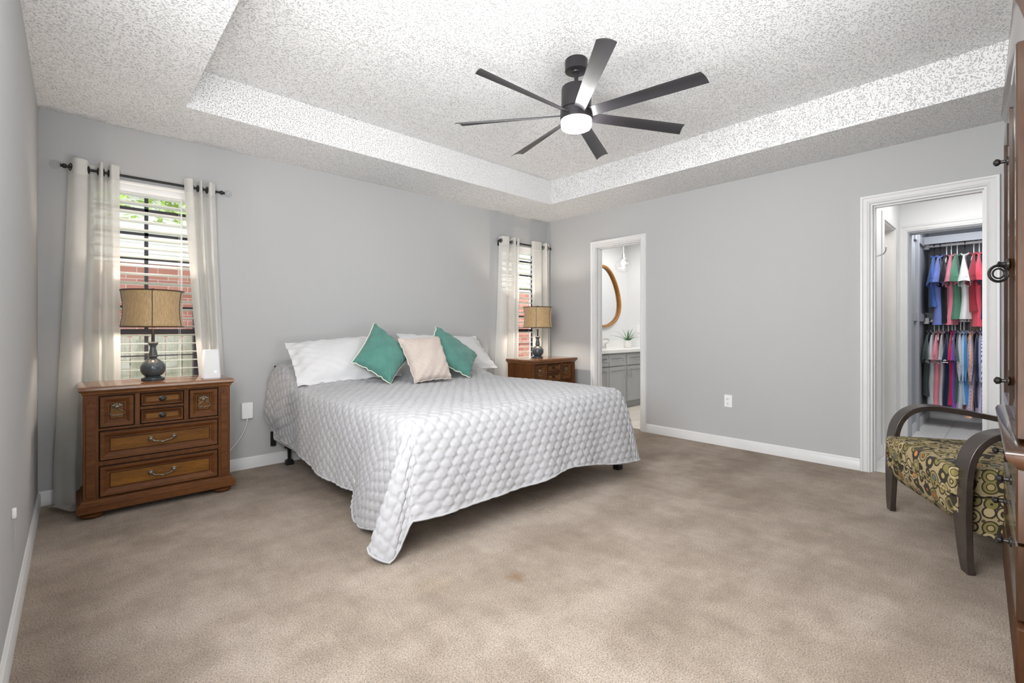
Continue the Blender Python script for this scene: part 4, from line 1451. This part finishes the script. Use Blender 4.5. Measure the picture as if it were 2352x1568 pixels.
# pendant lamp
pe = empty('pendant_lamp', (1.405, -.20, H), 0, 'clear glass globe pendant lamp hanging in the bathroom', 'pendant lamp')
MB().lathe([(.05, 0), (.05, -.012), (.02, -.02), (.004, -.022)], 24).build('canopy', M['chrome'], pe)
MB().tube([(0, 0, -.02), (0, 0, -.26)], .004, 8).build('cord', M['chrome'], pe)
MB().lathe([(.008, -.255), (.018, -.262), (.022, -.30), (.024, -.325), (.045, -.332), (.050, -.345)], 24).build('socket', M['chrome'], pe)
pr = [(.050, -.338)] + [(.115 * math.sin(a), -.44 - .098 * math.cos(a) * -1) for a in np.linspace(R(28), R(172), 14)]
MB().lathe(pr + [(.012, -.538)], 32, cap=False).build('globe', M['glass'], pe)
MB().sphere((0, 0, -.40), .032, 16, 10, (1, 1, 1.25)).build('bulb', M['pendant_bulb'], pe)
sw = empty('light_switch', (BX1, -.115, 1.09), R(-90), 'white light switch plate on the bathroom wall', 'light switch')
MB().box(-.036, .036, -.006, 0, -.057, .057).build('cover_plate', M['white_plastic'], sw, bevel=.004)
MB().box(-.010, .010, -.011, -.005, -.018, .018).build('toggle', M['white_plastic'], sw, bevel=.003)

# robe hook in the hall
rh = empty('robe_hook', (.36, VY, 1.695), 0, 'small brushed metal robe hook on the white hall wall', 'hook')
MB().box(-.022, .022, -.006, 0, -.03, .03).build('back_plate', M['chrome'], rh, bevel=.004)
MB().tube(list(catmull([(0, -.004, -.018), (0, -.03, -.012), (0, -.055, .0), (0, -.068, .022), (0, -.07, .045)], 5)), .006, 8).sphere((0, -.07, .048), .009, 10, 8).build('hook_arm', M['chrome'], rh)

# ------------------------------------------------------------------ closet fittings and clothes
RX = 2.80
YA, YB = KY0 + .0, KY1
def rod(z_, label):
    root = empty('closet_rod', (RX, (YA + YB) / 2, z_), 0, label, 'closet rod', 'white metal rods in the closet')
    MB().tube([(0, YA - (YA + YB) / 2, 0), (0, YB - (YA + YB) / 2, 0)], .016, 14).build('pole', M['white_plastic'], root)
    for y in (YA, YB):
        s = 1 if y == YA else -1
        MB().box(-.03, .03, min(0, s * .05), max(0, s * .05), -.035, .035, mat=Matrix.Translation((0, y - (YA + YB) / 2, 0))).build('rod_socket', M['trim'], root, bevel=.004)
rod(2.036, 'upper closet rod carrying the short-sleeved shirts')
rod(1.178, 'lower closet rod crowded with shirts')
for z_, lab in ((2.13, 'upper grey closet shelf above the top rod'), (1.275, 'middle grey closet shelf above the lower rod')):
    root = empty('closet_shelf', (0, 0, 0), 0, lab, 'shelf', 'closet shelves')
    x0 = RX - .13 if z_ > 2 else RX + .12
    MB().box(x0, KX1, YA, YB, z_ - .02, z_).build('board', M['closet_wall'], root, bevel=.002)
    MB().box(x0 - .0, x0 + .018, YA, YB, z_ - .085, z_ - .02).build('cleat', M['closet_wall'], root, smooth=False)
    MB().box(KX0 + .35, KX1, YB - .018, YB, z_ - .105, z_ - .02).build('side_cleat', M['closet_wall'], root, smooth=False)
st = struct(MB().box(KX0 + .46, KX0 + .52, KY1 - .03, KY1, 0, H).build('trim_1', M['closet_wall'], smooth=False))

SHM = {}
def cloth_mat(key, col, stripe=None):
    if key in SHM: return SHM[key]
    if stripe is None:
        m = fabric(key, col, 240, var=.06, bstr=.3)
    else:
        m, t, p = nt(key)
        wv = N(t, 'ShaderNodeTexWave'); wv.wave_type = 'BANDS'; wv.bands_direction = 'DIAGONAL'
        wv.inputs['Scale'].default_value = stripe[1]
        t.links.new(coords(t, (1, .2, .35)), wv.inputs['Vector'])
        t.links.new(ramp(t, wv.outputs['Fac'], [(.45, col), (.6, stripe[0])]), p.inputs['Base Color'])
        p.inputs['Roughness'].default_value = .9
    SHM[key] = m
    return m

def make_hanger(y, zr, mat, label, group, wooden=False):
    root = empty('clothes_hanger', (RX, y, zr), rnd.uniform(-.05, .05), label, 'hanger', group)
    pts = [(.018 * math.cos(a), 0, .018 * math.sin(a)) for a in np.linspace(R(-35), R(190), 12)][::-1]
    pts = [(p[0], 0, p[2] ) for p in pts]
    hk = [(-.0177, 0, -.006)] + [(-.019 * math.cos(a), 0, .019 * math.sin(a)) for a in np.linspace(0, PI, 9)] + [(.018, 0, -.012), (.006, 0, -.030), (0, 0, -.045), (0, 0, -.130)]
    MB().tube(hk, .0048, 6).build('hook', mat, root)
    r_ = .006 if not wooden else .010
    sh = [(p[0], 0, p[1] - .045) for p in ((0, -.082), (-.06, -.098), (-.15, -.135), (-.205, -.165), (-.20, -.172), (0, -.172), (.20, -.172), (.205, -.165), (.15, -.135), (.06, -.098))]
    MB().tube(sh, r_, 6, closed=True).build('frame', mat, root)
    return root

def make_shirt(y, zr, mat, length, label, group, sleeve=.31, thick=.035, long=False, seed=0, sway=0.0, flare=1.0):
    """shirt on a hanger: shoulders run along x, seen sleeve-on from the hall"""
    rd = np.random.RandomState(seed); ph = rd.rand(8) * 6.28
    root = empty('hanging_shirt', (RX, y, zr - .045), rd.uniform(-.06, .06), label, 'shirt', group)
    n = 28
    rings = []
    prof = [(-.080, .055, .016), (-.088, .075, .016), (-.105, .12, .014), (-.135, .185, .013), (-.170, .225, .014), (-.23, .228, .022), (-.32, .225, .030)]
    k0 = 10
    for k in range(1, k0 + 1):
        t = k / k0
        prof.append((-.32 - (length - .32 + .0) * t, .225 + .02 * flare * t - .02 * math.sin(t * 3), .036 + .022 * flare * t))
    for zz, hx, hy in prof:
        tz = max(0, (-zz - .15)) / length
        ring = []
        for i in range(n):
            a = 2 * PI * i / n
            fold = 1 + .35 * tz * math.sin(5 * a + ph[0] + 2 * tz) + .22 * tz * math.sin(9 * a + ph[1])
            sx = math.copysign(abs(math.cos(a)) ** .7, math.cos(a)); sy = math.copysign(abs(math.sin(a)) ** .9, math.sin(a))
            ring.append((hx * sx + .012 * tz * math.sin(3 * a + ph[2]), hy * thick / .035 * sy * fold + sway * tz + .012 * tz * math.sin(7 * tz + ph[3]), zz))
        rings.append(ring)
    MB().loft(rings).build('body', mat, root, ang=60)
    # sleeves
    for s in (-1, 1):
        L = sleeve if not long else .52
        rr = []
        m = 12 if not long else 16
        for k in range(m + 1):
            t = k / m
            cx = s * (.190 + (.075 if not long else .05) * math.sin(min(1, t * 1.2) * PI / 2))
            zc = -.112 - L * t
            wx = .020 + (.060 * (1 - (1 - t) ** 2) if not long else .045 * math.sin(PI * min(1, t + .25)) ** .5 + .0)
            wy = (.007 + .050 * flare * t ** 1.1) if not long else .012 + .028 * math.sin(PI * min(1, t * 1.1)) ** .8
            ring = []
            for i in range(16):
                a = 2 * PI * i / 16
                f = 1 + .18 * t * math.sin(4 * a + ph[4] + 2 * t)
                ring.append((cx + wx * math.cos(a) * f, wy * thick / .035 * math.sin(a) * f + sway * .5 * t, zc + .03 * t * math.cos(a) * s))
            rr.append(ring)
        b = MB().loft(rr, cap=False)
        last = rr[-1]
        inner = [[(p[0] * .97 + s * .0 + .03 * (s * .25 - p[0]) * 0, p[1] * .9, p[2]) for p in last], [(p[0], p[1] * .75, p[2] + .05) for p in last]]
        b.loft([last] + inner, cap=False)
        b.build('sleeve', mat, root, ang=60)
    col = [(.062 * math.cos(a), .036 * math.sin(a) * thick / .035, -.082 - .012 * math.cos(2 * a)) for a in np.linspace(0, 2 * PI, 21)[:-1]]
    MB().tube(col, .009, 6, closed=True).build('collar', mat, root)
    return root

def ypx(px, x=RX - .2):
    """closet y for a column of the original photograph at depth x (layout of the garments along the rod)"""
    a = R(47.009) - math.atan((px - 1176) / 1080.3)
    return -4.088 + (x + 4.424) * math.tan(a)
white_h, black_h, wood_h = M['white_plastic'], M['black_metal'], M['oak']
GU, GL = 'shirts on the upper closet rod', 'shirts on the lower closet rod'
HG = 'clothes hangers on the closet rods'
upper = [  # photo column, material, length, hanger, label of shirt, label of hanger
    (2141, ('royal_blue_jersey', (.06, .14, .42)), .66, black_h, 'royal blue short-sleeved shirt, first on the upper closet rod', 'black hanger of the royal blue shirt', -.01),
    (2155, ('periwinkle_jersey', (.16, .20, .50)), .86, black_h, 'periwinkle blue shirt beside the royal blue one on the upper rod', 'black hanger of the periwinkle shirt', .0),
    (2170, ('black_jersey', (.012, .012, .016)), .84, white_h, 'black short-sleeved shirt between periwinkle and pink shirts', 'white hanger of the black shirt', .0),
    (2181, ('rose_pink_jersey', (.66, .20, .27)), .86, white_h, 'pink short-sleeved shirt on the upper rod, left of the green one', 'white hanger of the pink upper shirt', .0),
    (2195, ('sage_green_jersey', (.09, .22, .145)), .80, white_h, 'sage green short-sleeved shirt on the upper closet rod', 'white hanger of the sage green shirt', .0),
    (2213, ('white_jersey', (.74, .74, .72)), .80, black_h, 'white short-sleeved shirt on the upper closet rod', 'black hanger of the white shirt', -.015),
    (2234, ('dark_red_jersey', (.30, .035, .05)), .72, white_h, 'dark red shirt right behind the white one on the upper rod', 'white hanger of the dark red shirt', .0),
    (2247, ('coral_red_jersey', (.72, .09, .13)), .88, white_h, 'coral red short-sleeved shirt on the upper closet rod', 'white hanger of the coral red shirt', .01),
    (2262, ('navy_blue_upper_jersey', (.02, .035, .16)), .80, white_h, 'navy blue shirt at the right end of the upper closet rod', 'white hanger of the navy upper shirt', .0),
]
for i, (px, mk, L, hm, lab, hl_, sw_) in enumerate(upper):
    y = ypx(px)
    make_hanger(y, 2.036 + .0, hm, hl_, HG)
    make_shirt(y, 2.036, cloth_mat(*mk), L, lab, GU, seed=20 + i, sway=sw_, thick=.028 if i in (0, 2) else .033, flare=1.1)
lower = [
    (2131, ('charcoal_green_knit', (.055, .075, .070)), .80, black_h, 'charcoal green shirt at the left end of the lower closet rod', False, .026),
    (2141, ('heather_grey_jersey', (.52, .55, .57)), .92, white_h, 'heather grey short-sleeved shirt, in front of the charcoal green one', False, .030),
    (2152, ('pink_lower_jersey', (.80, .27, .33)), .90, white_h, 'pink shirt between two grey shirts on the lower rod', False, .024),
    (2162, ('marled_grey_jersey', (.58, .58, .60)), .94, white_h, 'pale marled grey shirt between pink and navy shirts', False, .024),
    (2174, ('navy_logo_jersey', (.015, .025, .075)), .92, white_h, 'navy short-sleeved shirt with a white sleeve band on the lower rod', False, .026),
    (2183, ('raspberry_red_jersey', (.70, .02, .10)), .88, white_h, 'raspberry red shirt between navy and purple ones on the lower rod', False, .018),
    (2190, ('violet_jersey', (.27, .09, .52)), .96, white_h, 'violet shirt on the lower closet rod', False, .018),
    (2197, ('bottle_green_knit', (.03, .13, .10)), .84, black_h, 'bottle green shirt between violet and pale grey ones', False, .016),
    (2203, ('pale_grey_check', (.62, .58, .62), ((.50, .47, .52), 60)), .92, white_h, 'long pale grey checked shirt in the middle of the lower rod', True, .024),
    (2211, ('powder_blue_cotton', (.42, .62, .82)), .86, white_h, 'powder blue long-sleeved shirt left of the bright blue one', True, .018),
    (2218, ('bright_blue_cotton', (.08, .30, .62)), .86, black_h, 'bright blue long-sleeved shirt on the lower closet rod', True, .018),
    (2226, ('peach_cotton', (.86, .48, .32)), 1.0, wood_h, 'peach long-sleeved shirt on a wooden hanger, lower rod', True, .022),
    (2234, ('lavender_stripe', (.62, .52, .66), ((.38, .32, .50), 40)), .94, wood_h, 'lavender striped shirt right of the peach one', True, .022),
    (2242, ('dark_navy_cotton', (.02, .03, .07)), .88, wood_h, 'dark navy shirt between lavender and blue striped ones', True, .018),
    (2250, ('pale_violet_cotton', (.50, .44, .62)), .98, white_h, 'pale violet shirt hanging left of the blue striped shirt', True, .020),
    (2258, ('blue_stripe', (.66, .76, .88), ((.10, .20, .42), 34)), .92, white_h, 'light blue diagonal striped shirt near the right end of the lower rod', True, .024),
    (2270, ('teal_navy_cotton', (.02, .06, .10)), .90, wood_h, 'dark teal shirt at the right end of the lower rod', True, .024),
]
navy_shirt = None
for i, (px, mk, L, hm, lab, lg, th) in enumerate(lower):
    y = ypx(px)
    make_hanger(y, 1.178, hm, f"{'wooden' if hm is wood_h else ('black' if hm is black_h else 'white')} hanger of the {lab.split(' shirt')[0].replace('short-sleeved', '').replace('long-sleeved', '').strip()} shirt".replace('  ', ' '), HG, hm is wood_h)
    s = make_shirt(y, 1.178, cloth_mat(*mk), L, lab, GL, seed=60 + i, thick=th, long=lg, sleeve=.30, flare=.8)
    if 'white sleeve band' in lab: navy_shirt = s
# white band and emblem on the navy sleeve
b = MB().box(-.350, -.346, -.022, .022, -.412, -.405)
for k in range(5):
    a = PI * k / 4
    b.sphere((-.346, .004 + .008 * math.cos(a), -.390 + .007 * math.sin(a)), .005, 8, 6)
b.build('sleeve_emblem', M['white_plastic'], navy_shirt)

# ------------------------------------------------------------------ outdoors, seen through the blinds
gr = struct(MB().box(-9, 6, T + .15, 12, -.35, -.25).build('ground', M['grass'], smooth=False))
fe = empty('garden_fence', (-2.2, 2.0, -.25), 0, 'weathered wooden board fence outside the windows', 'fence')
rnd = random.Random(3)
bd = None
nb = 46
for k in range(nb):
    x = -4.2 + k * .145
    if bd is None:
        bd = MB().loft([[(-.069, 0, 0), (.069, 0, 0), (.069, .018, 0), (-.069, .018, 0)], [(-.069, 0, 1.24), (.069, 0, 1.24), (.069, .018, 1.24), (-.069, .018, 1.24)], [(-.045, 0, 1.275), (.045, 0, 1.275), (.045, .018, 1.275), (-.045, .018, 1.275)]]).build('board', M['fence'], fe, smooth=False)
        bd.location = (x, 0, 0)
    else:
        c = bd.copy(); C.objects.link(c); c.location = (x, 0, rnd.uniform(-.012, .0))
MB().box(-4.25, 2.5, .018, .06, .25, .34).box(-4.25, 2.5, .018, .06, .95, 1.04).build('rail', M['fence'], fe, smooth=False)
ho = empty('neighbour_house', (-2.2, 3.6, -.25), 0, 'red brick house with white siding beyond the fence', 'house')
MB().box(-5.5, 5.5, 0, .2, 0, 2.18).build('brick_wall', M['brick'], ho, smooth=False)
sd = MB()
for k in range(7):
    z0 = 2.18 + k * .13
    sd.loft([[(x, -.035, z0), (x, -.012, z0 + .13), (x, .2, z0 + .13), (x, .2, z0)] for x in (-5.5, 5.5)])
sd.build('siding', M['siding'], ho, smooth=False)
MB().box(-5.7, 5.7, -.40, .3, 3.09, 3.12).box(-5.7, 5.7, -.43, -.40, 3.07, 3.22).build('eave', M['siding'], ho, smooth=False)
MB().loft([[(x, -.45, 3.2), (x, 3.0, 4.6), (x, 3.0, 4.5), (x, -.45, 3.15)] for x in (-5.8, 5.8)]).build('roof', M['roof'], ho, smooth=False)
# overhanging leafy branch between house and window
tr = empty('garden_tree', (-4.4, 2.6, -.25), 0, 'bright green leafy tree crown seen at the top of the window', 'tree')
MB().tube([(1.6, .2, 0), (1.55, .2, 1.5), (1.3, .15, 2.8)], [.10, .08, .05], 10).build('trunk', M['fence'], tr)
rn = np.random.RandomState(2)
b = MB()
for k in range(2600):
    p = np.array([rn.uniform(-1.2, 2.0), rn.uniform(-.35, .35), 3.0 + rn.uniform(-.42, .9)])
    a, e = rn.uniform(0, 6.28), rn.uniform(-.8, .8)
    u = np.array([math.cos(a), math.sin(a), e]) * .05; v = np.array([-math.sin(a), math.cos(a), .4]) * .028
    b.add([p - u, p - v, p + u, p + v], [(0, 1, 2, 3)])
b.build('foliage', M['foliage'], tr, smooth=False)
